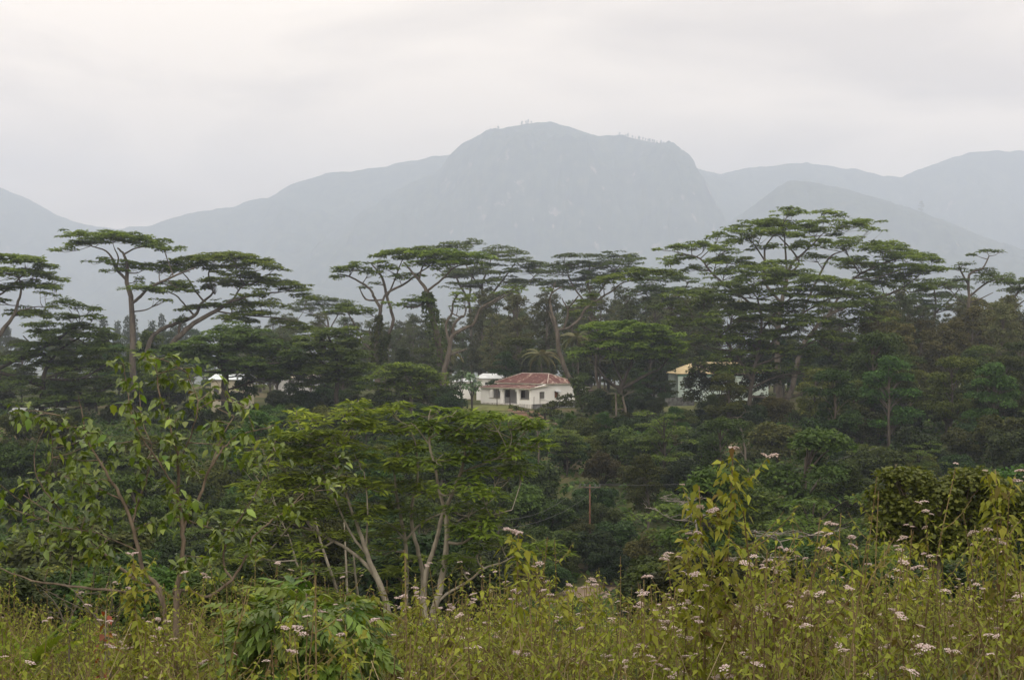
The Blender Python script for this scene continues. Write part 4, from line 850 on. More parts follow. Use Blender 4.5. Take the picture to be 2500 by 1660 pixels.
# ---------------------------------------------------------------- palms behind the house
def palm(label, px, py_top, D, nfr=17, L=3.2, seed=1):
    rg = np.random.default_rng(seed)
    c = at(px, py_top, D); g = gz(c[0], c[1])
    root = thing('coconut_palm', label, 'palm', (c[0], c[1], g))
    h = c[2] - g
    tb = MB(); tb.tube(resample([(0, 0, -0.4), (0.25, 0, h * 0.4), (0, 0, h)], 5), np.linspace(0.2, 0.13, 11), 7)
    tb.build('trunk', M['bark'], root, True)
    fm = []
    for q in range(3):
        b = MB(); n = 26; s = np.linspace(0, 1, 9)
        arch = lambda t: np.stack([L * t * (1 - 0.18 * t * t), 0 * t, L * (0.26 * t - 0.72 * t ** 2.2)], -1)
        b.tube(arch(s), np.linspace(0.05, 0.012, 9), 4, 0.7)
        for i in range(n):
            t = 0.12 + 0.86 * i / (n - 1); p = arch(np.array([t]))[0]; ll = 0.85 * math.sin(math.pi * (0.15 + 0.75 * t)) + 0.15
            for sd in (-1, 1):
                e = p + np.array([0.30 * ll, sd * 0.62 * ll, -0.55 * ll + rg.normal(0, 0.05)])
                w = np.array([0.075, 0, 0.0]); m_ = (p + e) / 2 + np.array([0, 0, 0.1 * ll])
                b.add([p - w, p + w, m_ + w, m_ - w, e], [[0, 1, 2], [0, 2, 3], [3, 2, 4]], float(np.clip(rg.normal(0.35 + 0.25 * q, 0.15), 0, 1)))
        fm.append(b.mesh('frond', M['palm']))
    for i in range(nfr):
        o = link('frond', fm[i % 3], root)
        o.location = (0, 0, h); el = 0.75 - 1.25 * (i / nfr) + rg.normal(0, 0.06)
        o.rotation_euler = (0, -el, i * 2.399 + rg.normal(0, 0.1)); s = rg.uniform(0.85, 1.1); o.scale = (s, s, s)
palm('coconut palm with yellowing fronds just behind the red roof', 1320, 868, 256, 18, 3.7, 3)
palm('taller coconut palm on a thin pale trunk right of the leaning tree', 1408, 824, 262, 15, 3.4, 4)
palm('palm with drooping fronds half hidden behind the vine-wrapped trunk', 1098, 862, 262, 13, 3.0, 5)
palm('small palm on the dark slope at the right, below the big umbrella tree', 2118, 968, 190, 13, 2.6, 6)

# ---------------------------------------------------------------- road, dirt bank, lawn
def sheet(name, pts_px, y0, y1, mat, lift, ny=14, nx=24):
    """a strip on the ground between two depths; pts_px gives left and right photo columns at y0 and y1"""
    (a0, b0), (a1, b1) = pts_px
    t = np.linspace(0, 1, ny); u = np.linspace(0, 1, nx); T_, U_ = np.meshgrid(t, u, indexing='ij')
    Y = y0 + (y1 - y0) * T_
    A = a0 + (a1 - a0) * T_ + 10 * (vnoise(Y * 0.9, Y * 0, 3) - 0.5); B = b0 + (b1 - b0) * T_ + 10 * (vnoise(Y * 0.9, Y * 0, 8) - 0.5)
    PX = A + (B - A) * U_
    X = (PX - 1250) / F * Y
    return struct(grid_mesh(name, X, Y, ground(X, Y) + lift, M[mat]))
sheet('road', [(1290, 1425), (1440, 1535)], 103.5, 113, 'road', 0.05)
sheet('dirt_bank', [(1285, 1345), (1235, 1300)], 212, 224, 'dirt', 0.04)
sheet('track', [(1300, 1372), (1300, 1372)], 205.6, 208.4, 'road', 0.05)
M['lawn'] = surf_mat('lawn', (0.075, 0.085, 0.022), (0.15, 0.155, 0.045), 1.2, bump=0.4)
sheet('lawn', [(1090, 1256), (1085, 1262)], 216.5, 232, 'lawn', 0.03)
sheet('lawn', [(1590, 1690), (1590, 1700)], 222, 246, 'lawn', 0.03)

# ---------------------------------------------------------------- undergrowth of the slopes
ur = np.random.default_rng(77)
n = 15000
uy = np.sqrt(ur.uniform(26 ** 2, 218 ** 2, n)); ux = ur.uniform(-0.42, 0.44, n) * uy
upx = 1250 + ux / uy * F
keep = ~((uy > 102.5) & (uy < 114) & (upx > 1280 + (uy - 103) * 16) & (upx < 1430 + (uy - 103) * 12)) & ~((uy > 211) & (upx > 1225) & (upx < 1350) & (ur.uniform(0, 1, n) < 0.8))
ux, uy = ux[keep], uy[keep]; n = len(ux)
ub = MB()
for q in range(4):
    X, Y, Z = frames(ur.uniform(0, 6.28, n), ur.normal(0.35, 0.4, n), ur.normal(0, 0.4, n))
    pos = np.stack([ux + ur.normal(0, 0.3, n), uy + ur.normal(0, 0.3, n), 0 * ux], 1); pos[:, 2] = ground(pos[:, 0], pos[:, 1]) + ur.uniform(0, 0.5, n)
    ub.inst(T_DIA[0] * np.array([1, 1.4, 1]), T_DIA[1], pos, X, Y, Z, ur.uniform(0.35, 0.9, n), np.clip(ur.normal(0.4, 0.2, n), 0, 1))
o = stuff(ub.build('undergrowth', M['mid_bush'])); tag(o, 'low green undergrowth covering the valley slopes', 'undergrowth')

# ---------------------------------------------------------------- the white house
HC = at(1296, 987, 230); TH = math.radians(45)
HL = np.array([-math.cos(TH), math.sin(TH), 0]); HR = np.array([math.sin(TH), math.cos(TH), 0])
house = thing('white_house', 'white plastered house with rusty red hip roof and arched front veranda', 'house', HC)
def hp(p):
    p = np.asarray(p, float)
    return p[..., 0:1] * HL + p[..., 1:2] * HR + p[..., 2:3] * np.array([0, 0, 1.0])
W, VD, DP = 11.2, 3.7, 10.0           # front length, veranda depth, whole depth
ZE, ZV, ZR = 3.12, 2.46, 4.55         # main eave, veranda eave, ridge
def wall(name, axis, a0, a1, off0, off1, z0, z1, holes, mat, parent=house):
    """a wall slab along u (axis 0) or v (axis 1) with rectangular holes (a, b, za, zb)"""
    mb = MB(); cuts = sorted({a0, a1, *[h[0] for h in holes], *[h[1] for h in holes]})
    for c0, c1 in zip(cuts[:-1], cuts[1:]):
        hs = [h for h in holes if h[0] <= c0 + 1e-6 and h[1] >= c1 - 1e-6]
        spans = [(z0, z1)]
        for h in hs: spans = [(z0, h[2]), (h[3], z1)]
        for s0, s1 in spans:
            if s1 - s0 < 1e-4: continue
            if axis == 0: mb.box(c0, c1, off0, off1, s0, s1, hp)
            else: mb.box(off0, off1, c0, c1, s0, s1, hp)
    return mb.build(name, M[mat], parent)
def part(name, boxes, mat, parent=house, Mx=hp):
    mb = MB()
    for b in boxes: mb.box(*b, Mx)
    return mb.build(name, M[mat], parent)
# foundation: stained white under the veranda, grey stone along the side
part('foundation', [(-0.02, 2.9, -0.02, 0.30, -1.6, -0.002)], 'plaster_stain')
part('foundation', [(0.0, 0.35, 0.31, DP, -1.8, -0.004)], 'plinth')
part('foundation', [(2.905, W, 0.0, 0.30, -1.2, -0.004)], 'plaster_stain')
part('veranda_floor', [(0.36, W - 0.3, 0.31, VD - 0.01, -0.15, -0.01)], 'veranda_wall')
# front wall of the veranda with two parapet openings and the entrance, arched corners
fw = wall('front_wall', 0, 0.0, W, 0.0, 0.26, 0.0, ZV - 0.06, [(0.36, 2.45, 0.66, 2.12), (3.05, 6.05, 0.0, 2.16), (6.75, 9.35, 0.66, 2.12)], 'plaster')
for u0, u1, zt in ((0.36, 2.45, 2.12), (3.05, 6.05, 2.16), (6.75, 9.35, 2.12)):
    for uc, sg in ((u0, 1), (u1, -1)):
        mb = MB(); r = 0.34
        ang = np.linspace(0, math.pi / 2, 6)
        arc = [(uc + sg * (r - r * math.cos(a)), zt - r + r * math.sin(a)) for a in ang]
        for (a, za), (b, zb) in zip(arc[:-1], arc[1:]):
            mb.hexa(hp([[a, 0.01, za], [b, 0.01, zb], [b, 0.25, zb], [a, 0.25, za], [a, 0.01, zt], [b, 0.01, zt], [b, 0.25, zt], [a, 0.25, zt]]))
        mb.build('arch_corner', M['plaster'], fw)
for uc in (2.75, 6.40):
    part('pillar', [(uc - 0.17, uc + 0.17, -0.16, -0.005, -0.1, 1.92)], 'plaster')
    part('capital', [(uc - 0.36, uc + 0.36, -0.26, -0.004, 1.93, 2.36)], 'plaster')
part('parapet_cap', [(0.34, 2.47, -0.05, 0.31, 0.662, 0.72)], 'trim'); part('parapet_cap', [(6.73, 9.37, -0.05, 0.31, 0.662, 0.72)], 'trim')
# right side wall, stepped under the sloping veranda roof, two windows
wall('side_wall', 1, 0.265, VD, 0.0, 0.25, 0.0, ZV - 0.02, [(1.95, 3.15, 0.72, 1.86)], 'plaster')
mb = MB(); mb.hexa(hp([[0, 0.265, ZV - 0.018], [0.25, 0.265, ZV - 0.018], [0.25, VD, ZV - 0.018], [0, VD, ZV - 0.018], [0, 0.265, ZV + 0.02], [0.25, 0.265, ZV + 0.02], [0.25, VD, ZE - 0.06], [0, VD, ZE - 0.06]]))
mb.build('side_wall', M['plaster'], house)
wall('side_wall', 1, VD + 0.002, DP, 0.0, 0.25, 0.0, ZE - 0.02, [(5.35, 6.25, 0.80, 1.90)], 'plaster')
wall('veranda_end_wall', 1, 0.265, VD, W - 0.25, W, 0.0, ZV + 0.02, [(1.2, 2.7, 0.70, 2.0)], 'plaster')
wall('back_wall', 0, 0.255, W - 0.255, DP - 0.25, DP, 0.0, ZE - 0.02, [], 'plaster')
wall('left_wall', 1, VD + 0.002, DP, W - 0.25, W, 0.0, ZE - 0.02, [], 'plaster')
wall('veranda_back_wall', 0, 0.255, W - 0.255, VD + 0.002, VD + 0.25, 0.0, ZE - 0.02, [(1.0, 1.95, 0.0, 2.1), (4.9, 5.8, 0.75, 2.05), (8.2, 9.4, 0.75, 2.0)], 'veranda_wall')
def window(box, frame_axis, mat='dark_pane', sill=True):
    """box = (u0,u1,v0,v1,z0,z1); pane set back, frame and sill as sub-parts"""
    u0, u1, v0, v1, z0, z1 = box
    w = part('window', [box], mat)
    if frame_axis == 'v':
        for b in ((u0 - 0.02, u1 + 0.01, v0, v0 + 0.07, z0, z1), (u0 - 0.02, u1 + 0.01, v1 - 0.07, v1, z0, z1), (u0 - 0.02, u1 + 0.01, v0 + 0.072, v1 - 0.072, z1 - 0.07, z1)): part('frame', [b], 'dark_wood', w)
        if sill: part('sill', [(-0.09, 0.20, v0 - 0.06, v1 + 0.06, z0 - 0.09, z0 - 0.004)], 'plaster', w)
    return w
window((0.19, 0.23, 1.98, 3.12, 0.74, 1.84), 'v', 'grey_pane')
w2 = window((0.12, 0.16, 5.38, 6.22, 0.82, 1.88), 'v', 'shutter')
mb = MB(); mb.hexa(hp([[-0.55, 5.25, 1.80], [-0.004, 5.25, 2.02], [-0.004, 6.4, 2.02], [-0.55, 6.4, 1.80], [-0.55, 5.25, 1.84], [-0.004, 5.25, 2.06], [-0.004, 6.4, 2.06], [-0.55, 6.4, 1.84]]))
mb.build('awning', M['tin'], w2)
d1 = part('door', [(1.02, 1.93, VD + 0.08, VD + 0.13, 0.01, 2.08)], 'dark_wood'); part('handle', [(1.10, 1.14, VD + 0.03, VD + 0.078, 1.0, 1.1)], 'tin', d1)
w3 = part('window', [(4.92, 5.78, VD + 0.08, VD + 0.13, 0.77, 2.03)], 'dark_wood'); part('mullion', [(5.32, 5.38, VD + 0.05, VD + 0.078, 0.77, 2.03)], 'shutter', w3)
part('window', [(8.22, 9.38, VD + 0.08, VD + 0.13, 0.77, 1.98)], 'dark_wood')
# roofs of separate metal sheets
def roof_sheets(roof, e0, e1, dirn, up, n, hipL, hipR, mats, rg, run):
    """sheets between eave points e0->e1, rising along vector up (full slope); hips cut the ends"""
    e0 = np.array(e0, float); e1 = np.array(e1, float); Ln = np.linalg.norm(e1 - e0); ax = (e1 - e0) / Ln
    nn = np.cross(ax, up); nn /= np.linalg.norm(nn); nn = nn if nn[2] > 0 else -nn
    tt = lambda a: min(1.0, a / hipL if hipL > 0 else 1.0, (Ln - a) / hipR if hipR > 0 else 1.0)
    cut = np.linspace(0, Ln, n + 1)
    for i in range(n):
        a, b = cut[i], cut[i + 1]
        ks = [k for k in ((hipL,) if hipL > 0 else ()) + ((Ln - hipR,) if hipR > 0 else ()) if a + 1e-4 < k < b - 1e-4]
        lift = nn * (0.012 * (i % 2) + rg.uniform(0, 0.012)); drop = -up / np.linalg.norm(up) * rg.uniform(0.0, 0.06)
        top = [(b, tt(b))] + [(k, tt(k)) for k in sorted(ks, reverse=True)] + [(a, tt(a))]
        P = [e0 + ax * a + drop, e0 + ax * (b + 0.03) + drop] + [e0 + ax * q + up * max(0.0, t) for q, t in top]
        P = np.array(P) + lift
        mb = MB(); k = len(P); mb.poly(P, 0.5); mb.poly((P - nn * 0.02)[::-1], 0.5)
        for j in range(k): mb.quad(P[j], P[(j + 1) % k], P[(j + 1) % k] - nn * 0.02, P[j] - nn * 0.02)
        mb.build('roof_sheet', M[mats[int(rg.integers(len(mats)))]], roof)
hr = np.random.default_rng(3)
OV = 0.30
roof = part('roof', [(W - 0.3, 0.3, VD + 0.3, DP - 0.3, ZE + 0.0, ZE + 0.03)], 'dark_wood')
roof.name = 'roof'
u0, u1, v0, v1 = -OV, W + OV, VD - OV, DP + OV
half = (v1 - v0) / 2; rise = ZR - ZE
Q = lambda u, v, z: hp([[u, v, z]])[0]
roof_sheets(roof, Q(u0, v0, ZE), Q(u1, v0, ZE), 0, hp([[0, half, rise]])[0], 15, half * 0.86, half * 0.86, ['rust', 'rust', 'rust', 'rust', 'rust_worn'], hr, half)
roof_sheets(roof, Q(u0, v1, ZE), Q(u1, v1, ZE), 0, hp([[0, -half, rise]])[0], 15, half * 0.86, half * 0.86, ['rust'], hr, half)
roof_sheets(roof, Q(u0, v0, ZE), Q(u0, v1, ZE), 0, hp([[half * 0.86, 0, rise]])[0], 9, half, half, ['rust', 'rust_worn', 'rust_worn'], hr, half)
roof_sheets(roof, Q(u1, v0, ZE), Q(u1, v1, ZE), 0, hp([[-half * 0.86, 0, rise]])[0], 9, half, half, ['rust', 'rust_worn'], hr, half)
hx = half * 0.86
for a, b in (((u0 + hx, v0 + half), (u1 - hx, v0 + half)), ((u0, v0), (u0 + hx, v0 + half)), ((u1, v0), (u1 - hx, v0 + half)), ((u0, v1), (u0 + hx, v0 + half)), ((u1, v1), (u1 - hx, v0 + half))):
    za = ZE if a in ((u0, v0), (u1, v0), (u0, v1), (u1, v1)) else ZR
    mb = MB(); mb.tube([Q(a[0], a[1], za + 0.05), Q(b[0], b[1], ZR + 0.05)], [0.085, 0.085], 6); mb.build('ridge_cap', M['ridge_cap'], roof)
for b in ((u0, u1, v0 - 0.03, v0 - 0.004, ZE - 0.16, ZE - 0.03), (u0 - 0.03, u0 - 0.004, v0, v1, ZE - 0.16, ZE - 0.03)): part('fascia', [b], 'trim', roof)
vroof = part('veranda_roof', [(0.1, W - 0.1, 0.3, VD - 0.1, ZV - 0.10, ZV - 0.05)], 'veranda_wall')
vs = np.array([0, VD + 0.42, ZE - 0.26 - ZV])
roof_sheets(vroof, Q(-0.25, -0.45, ZV), Q(W + 0.3, -0.45, ZV), 0, hp([vs])[0], 14, 0, 0.9, ['rust', 'rust', 'rust', 'rust_worn'], hr, 1)
part('fascia', [(-0.25, W + 0.3, -0.49, -0.455, ZV - 0.14, ZV - 0.015)], 'trim', vroof)
mb = MB(); mb.hexa(hp([[-0.30, -0.46, ZV - 0.12], [-0.262, -0.46, ZV - 0.12], [-0.262, VD, ZE - 0.40], [-0.30, VD, ZE - 0.40], [-0.30, -0.46, ZV + 0.04], [-0.262, -0.46, ZV + 0.04], [-0.262, VD, ZE - 0.22], [-0.30, VD, ZE - 0.22]]))
mb.build('barge_board', M['trim'], vroof)
# open lean-to at the far right end
part('annex_wall', [(1.2, 1.4, DP + 0.01, DP + 4.0, 1.75, 2.35)], 'plaster')
part('annex_post', [(1.18, 1.42, DP + 3.7, DP + 3.95, -1.4, 1.748)], 'plaster')
part('annex_post', [(4.6, 4.85, DP + 3.7, DP + 3.95, -1.4, 1.9)], 'plaster')
part('annex_wall', [(1.0, 5.0, DP + 0.3, DP + 0.45, -1.0, 1.74)], 'plinth')
mb = MB(); mb.hexa(hp([[0.7, DP + 0.02, 2.75], [5.2, DP + 0.02, 2.75], [5.2, DP + 4.6, 2.22], [0.7, DP + 4.6, 2.22], [0.7, DP + 0.02, 2.83], [5.2, DP + 0.02, 2.83], [5.2, DP + 4.6, 2.30], [0.7, DP + 4.6, 2.30]]))
mb.build('annex_roof', M['trim'], house)
part('beam', [(1.5, 5.0, DP + 3.9, DP + 9.5, 1.55, 1.72)], 'dark_wood')

# thin dark poles on the lawn
for px, yb, yt, D, lb in ((1213.5, 988, 951, 228.5, 'thin dark pole in front of the left veranda opening'), (1245, 988, 949, 228, 'thin dark pole in front of the veranda entrance'),
                          (1152, 999, 932, 221, 'leaning thin pole on the lawn left of the house'), (1125, 992, 930, 224, 'thin pole under the pale-leaved tree left of the house')):
    c = at(px, yb, D); g = gz(c[0], c[1]); top = at(px - (4 if px == 1152 else 0), yt, D)
    mb = MB(); mb.tube([(0, 0, -0.3), tuple((top - np.array([c[0], c[1], g])) * 0.5), tuple(top - np.array([c[0], c[1], g]))], [0.07, 0.065, 0.055], 7)
    mb.tube([tuple(top - np.array([c[0], c[1], g])), tuple(top - np.array([c[0], c[1], g]) + np.array([0, 0, 0.12]))], [0.075, 0.03], 7)
    o = mb.build('wooden_pole', M['dark_wood']); o.location = (c[0], c[1], g); tag(o, lb, 'pole')
# small wooden trestle against the side wall
c = at(1311, 990, 228.6); g = gz(c[0], c[1])
tr = thing('wooden_trestle', 'small dark wooden frame leaning by the right corner of the house', 'trestle', (c[0], c[1], g))
for dx in (-0.45, 0.45):
    mb = MB(); mb.tube([(dx * 1.1, 0, -0.1), (dx, 0.1, 2.0 if dx < 0 else 2.15)], [0.035, 0.03], 6); mb.build('upright', M['dark_wood'], tr)
mb = MB(); mb.tube([(-0.6, 0.0, 0.75), (0.6, 0.0, 0.8)], [0.035, 0.035], 6); mb.build('rail', M['dark_wood'], tr)

# ---------------------------------------------------------------- other buildings
def building(name, label, px, py, D, w, d, h, rise, rot, wm, rm, wins=(), hip=False, ov=0.35, band=None):
    """plain building; px,py = middle of the front wall's foot; rot turns it; wins on the front wall as (x0,x1,z0,z1)"""
    c = at(px, py, D); root = thing(name, label, 'building', c)
    ca, sa = math.cos(rot), math.sin(rot)
    R = lambda p: np.stack([np.asarray(p)[..., 0] * ca - np.asarray(p)[..., 1] * sa, np.asarray(p)[..., 0] * sa + np.asarray(p)[..., 1] * ca, np.asarray(p)[..., 2]], -1)
    gg = gz(c[0], c[1]) - c[2] - 0.6
    mb = MB()
    for b in ((-w / 2, w / 2, 0, 0.2, min(gg, -0.2), h), (-w / 2, w / 2, d - 0.2, d, min(gg, -0.2), h), (-w / 2, -w / 2 + 0.2, 0.202, d - 0.202, min(gg, -0.2), h), (w / 2 - 0.2, w / 2, 0.202, d - 0.202, min(gg, -0.2), h)): mb.box(*b, R)
    if not hip:
        for s in (-1, 1):
            x = s * (w / 2 - 0.1)
            mb.hexa(R(np.array([[x - 0.09, 0.05, h + 0.002], [x + 0.09, 0.05, h + 0.002], [x + 0.09, d - 0.05, h + 0.002], [x - 0.09, d - 0.05, h + 0.002], [x - 0.09, d / 2 - 0.02, h + rise * 0.93], [x + 0.09, d / 2 - 0.02, h + rise * 0.93], [x + 0.09, d / 2 + 0.02, h + rise * 0.93], [x - 0.09, d / 2 + 0.02, h + rise * 0.93]])))
    mb.build('wall', M[wm], root)
    rf = MB(); hx = d / 2 if hip else 0.0; x0, x1, y0, y1 = -w / 2 - ov, w / 2 + ov, -ov, d + ov; zt = h + rise; zb = h - 0.02
    A, B, C, E = (x0, y0, zb), (x1, y0, zb), (x1, y1, zb), (x0, y1, zb); P1 = (x0 + hx, d / 2, zt); P2 = (x1 - hx, d / 2, zt)
    for q in ((A, B, P2, P1), (C, E, P1, P2)):
        q = R(np.array(q)); rf.hexa(np.vstack([q, q + np.array([0, 0, 0.06])]))
    if hip:
        for q in ((B, C, P2, P2), (E, A, P1, P1)):
            q = R(np.array(q)); rf.hexa(np.vstack([q, q + np.array([0, 0, 0.06])]))
    rf.build('roof', M[rm], root)
    if band:
        mb = MB(); mb.box(-w / 2 - 0.12, w / 2 + 0.12, -0.12, -0.003, h - 0.42, h - 0.05, R); mb.build('eave_band', M[band], root)
    for a, b, z0, z1 in wins:
        mb = MB(); mb.box(a, b, -0.03, -0.004, z0, z1, R); wo_ = mb.build('window', M['dark_pane'], root)
        for e in ((a - 0.08, a - 0.002, -0.05, -0.002, z0 - 0.08, z1 + 0.08), (b + 0.002, b + 0.08, -0.05, -0.002, z0 - 0.08, z1 + 0.08), (a, b, -0.05, -0.002, z1 + 0.002, z1 + 0.08), (a, b, -0.05, -0.002, z0 - 0.08, z0 - 0.002)):
            mb = MB(); mb.box(*e, R); mb.build('frame', M[wm], wo_)
    return root
building('white_building', 'small white building with pale tin roof half hidden behind the red-roofed house', 1192, 958, 262, 4.6, 7, 2.45, 0.75, math.radians(-24), 'plaster', 'tin', [(-0.6, -0.2, 1.3, 1.8), (1.2, 2.0, 1.1, 1.9)])
building('white_building', 'low white building glimpsed behind the pale-leaved trees left of the house', 1112, 952, 268, 6, 4, 1.5, 0.5, math.radians(8), 'plaster', 'tin', [(-2, -1.2, 0.5, 1.1)])
building('mint_house', 'mint green house with yellow hip roof hidden behind a dark tree', 1766, 951, 258, 16.0, 8, 2.75, 1.9, math.radians(6), 'mint', 'yellow_roof', [(-6.9, -5.7, 0.2, 2.1), (-3.6, -2.2, 0.9, 2.1), (0.5, 2.0, 0.9, 2.1)], True, 0.45, 'mint_dark')
building('cream_building', 'cream building with bright blue-white tin roof seen through the left trees', 552, 974, 222, 4.6, 7, 2.9, 0.75, math.radians(-6), 'cream', 'tin_blue', [(-1.9, -1.1, 0.8, 2.0)])
building('grey_shed', 'small hazy shed with pale slanted tin roof between the left trees', 682, 874, 330, 5.0, 6, 1.5, 0.9, math.radians(-52), 'veranda_wall', 'tin', [(0.2, 1.0, 0.5, 1.2)])
building('cream_shed', 'low shed with cream roof behind branches left of the forked tree', 722, 945, 250, 5.2, 5, 1.6, 0.8, math.radians(-14), 'veranda_wall', 'cream', [(-1, -0.2, 0.5, 1.2)])
building('white_shed', 'white building glimpsed behind the near shrub at the far left', 85, 1038, 207, 6.6, 5, 1.75, 0.5, math.radians(3), 'plaster', 'tin', [(-1.6, -0.9, 0.6, 1.3)])
building('white_shed', 'tiny white shed beside the mint house', 1592, 942, 275, 2.6, 3, 1.1, 0.5, math.radians(20), 'plaster', 'tin', [(-0.5, 0.1, 0.3, 0.8)])
# low stone wall before the mint house
c = at(1655, 972, 236); mb = MB()
mb.hexa([[-2.2, -1.6, -1.2], [2.6, 0, -1.2], [2.6, 0.25, -1.2], [-2.2, -1.35, -1.2], [-2.2, -1.6, 0.02], [2.6, 0, 0.32], [2.6, 0.25, 0.32], [-2.2, -1.35, 0.02]])
o = mb.build('garden_wall', M['plinth']); o.location = tuple(c); tag(o, 'low dark garden wall in front of the mint house', 'wall')

# dark tree in front of the mint house, pale-leaved trees by the lawn
def leafy(name, label, px, py_base, D, blobs, leaf, bark, L, per, seed, cat='tree', tmpl=T_DIA, wide=1.6, stems=None, t0=0.0, group=None):
    """blobs in photo pixels (px, py, rx, ry)"""
    rg = np.random.default_rng(seed); k = D / F
    b = at(px, py_base, D); g = gz(b[0], b[1]); O = np.array([b[0], b[1], g])
    root = thing(name, label, cat, O, group); tb = MB(); lb = MB()
    z0 = b[2] - g
    tb.tube(resample([(0, 0, -0.3), (0.02, 0, max(0.1, z0) * 0.6), (0, 0, max(0.2, z0) + 0.2)], 3), np.linspace(0.035, 0.028, 7) * (1 + 4 * min(1, D / 200)), 6)
    for bx, by, rx, ry in blobs:
        c = at(bx, by, D) - O; c[1] += rg.uniform(-0.6, 0.6) * rx * k
        blob_leaves(lb, c, (rx * k, rx * k * 0.95, ry * k), int(per * rx * ry / (L / k) ** 2), L, rg, tmpl, wide, 0.25, t0=t0)
        s0 = np.array([0, 0, max(0.1, z0)])
        tb.tube(resample([s0, (s0 + c) / 2 + rg.normal(0, 0.05 * np.linalg.norm(c - s0), 3), c], 3), np.linspace(0.022, 0.006, 7) * (1 + 3 * min(1, D / 200)), 5)
        for q in range(4):
            e = c + rg.normal(0, 0.5, 3) * np.array([rx * k, rx * k, ry * k])
            tb.tube(resample([(s0 + c) / 2, (c + e) / 2, e], 2), np.linspace(0.01, 0.004, 5) * (1 + 3 * min(1, D / 200)), 4)
    tb.build('trunk', M[bark], root, True); stuff(lb.build('crown', M[leaf], root))
    return root
leafy('leafy_tree', 'dark spreading tree covering the front of the mint house', 1760, 1010, 226, [(1680, 940, 18, 22), (1700, 925, 26, 20), (1730, 945, 30, 28), (1690, 970, 26, 22), (1765, 930, 34, 26), (1800, 960, 36, 28), (1750, 985, 40, 26), (1840, 940, 34, 30), (1700, 910, 20, 14), (1860, 985, 36, 26), (1810, 1000, 36, 24), (1712, 896, 26, 14), (1755, 900, 36, 18), (1805, 905, 40, 22), (1850, 908, 36, 24), (1885, 930, 30, 28), (1780, 880, 36, 14), (1840, 884, 36, 16)], 'dark_bush', 'bark_dark', 0.36, 34, 61)
for i, (px, py, D, bl) in enumerate([(1127, 985, 223, [(1112, 925, 15, 12), (1130, 915, 16, 11), (1124, 940, 18, 10), (1108, 944, 12, 10)]), (1152, 992, 220, [(1150, 922, 16, 12), (1165, 938, 12, 12), (1142, 945, 14, 10), (1158, 952, 12, 8)])]):
    leafy('papaya_tree', ['slim tree with pale grey-green leaves left of the white house', 'slim pale-leaved tree nearest the left end of the white house'][i], px, py - 20, D, bl, 'pale_leaf', 'bark_dark', 0.42, 34, 62 + i)
for i, (px, py, D, bl, lb) in enumerate([(1345, 1000, 214, [(1372, 972, 14, 8), (1390, 968, 12, 9), (1358, 986, 22, 9), (1388, 985, 18, 12), (1335, 992, 16, 7)], 'leafy bush against the right side wall of the white house'),
                                          (1290, 1005, 219, [(1270, 1000, 14, 6), (1252, 994, 10, 6)], 'small weedy bush on the red dirt bank'), (1330, 1012, 212, [(1325, 1004, 22, 9), (1350, 1008, 18, 10), (1300, 1014, 14, 7)], 'low bush below the right corner of the white house')]):
    leafy('leafy_bush', lb, px, py, D, bl, 'mid_bush' if i else 'dark_bush', 'bark_dark', 0.34, 45, 71 + i, 'bush')

leafy('leafy_bush', 'leafy bush hiding the right half of the cream building', 580, 985, 208, [(585, 945, 16, 18), (605, 930, 16, 16), (570, 968, 24, 14), (612, 958, 18, 20), (530, 972, 20, 12)], 'mid_bush', 'bark_dark', 0.34, 45, 77, 'bush')
# ---------------------------------------------------------------- bare dead trees, utility pole, wires
def bare(name, label, D, limbs, seed, mat='dead', group=None, nt=9, cat='tree', flat=1.0):
    rg = np.random.default_rng(seed); k = D / F
    b = at(limbs[0][0][0], limbs[0][0][1], D); g = gz(b[0], b[1]); O = np.array([b[0], b[1], g])
    root = thing(name, label, cat, O, group); ends = []; mb = MB()
    for li, lm in enumerate(limbs):
        P = [at(p[0], p[1], D) - O for p in lm]; w = [p[2] * k / 2 * (0.7 if mat == 'dead' else 1.0) for p in lm]
        if li == 0 and P[0][2] > 0.2: P = [np.array([P[0][0], 0, -0.3])] + P; w = [w[0] * 1.2] + w
        for i in range(len(P)): P[i][1] += 0 if li == 0 else rg.normal(0, 4 * k)
        Q = resample(P, 3, 0.3 * w[0], rg); mb.tube(Q, np.interp(np.linspace(0, len(w) - 1, len(Q)), range(len(w)), w), 6)
        ends.append((Q, w))
    mb.build('trunk', M[mat], root, True)
    tb = MB()
    for Q, w in ends:
        for q in range(nt):
            s0 = Q[rg.integers(len(Q) // 3, len(Q))]; d = np.array([rg.normal(0, 1), rg.normal(0, 0.7), abs(rg.normal(0.2, 0.4)) * flat]); d = d / np.linalg.norm(d)
            Ln = rg.uniform(14, 40) * k; e = s0 + d * Ln
            T1 = resample([s0, (s0 + e) / 2 + rg.normal(0, 0.08 * Ln, 3), e], 3); tb.tube(T1, np.linspace(1.1, 0.4, len(T1)) * k, 4)
            for z in range(3):
                s2 = T1[rg.integers(2, len(T1))]; d2 = d + rg.normal(0, 0.5, 3) * np.array([1, 1, flat]); e2 = s2 + d2 * Ln * rg.uniform(0.3, 0.6); tb.tube([s2, (s2 + e2) / 2 + rg.normal(0, 0.02 * Ln, 3), e2], np.array([0.6, 0.45, 0.3]) * k, 4)
    tb.build('twigs', M[mat], root)
    return root
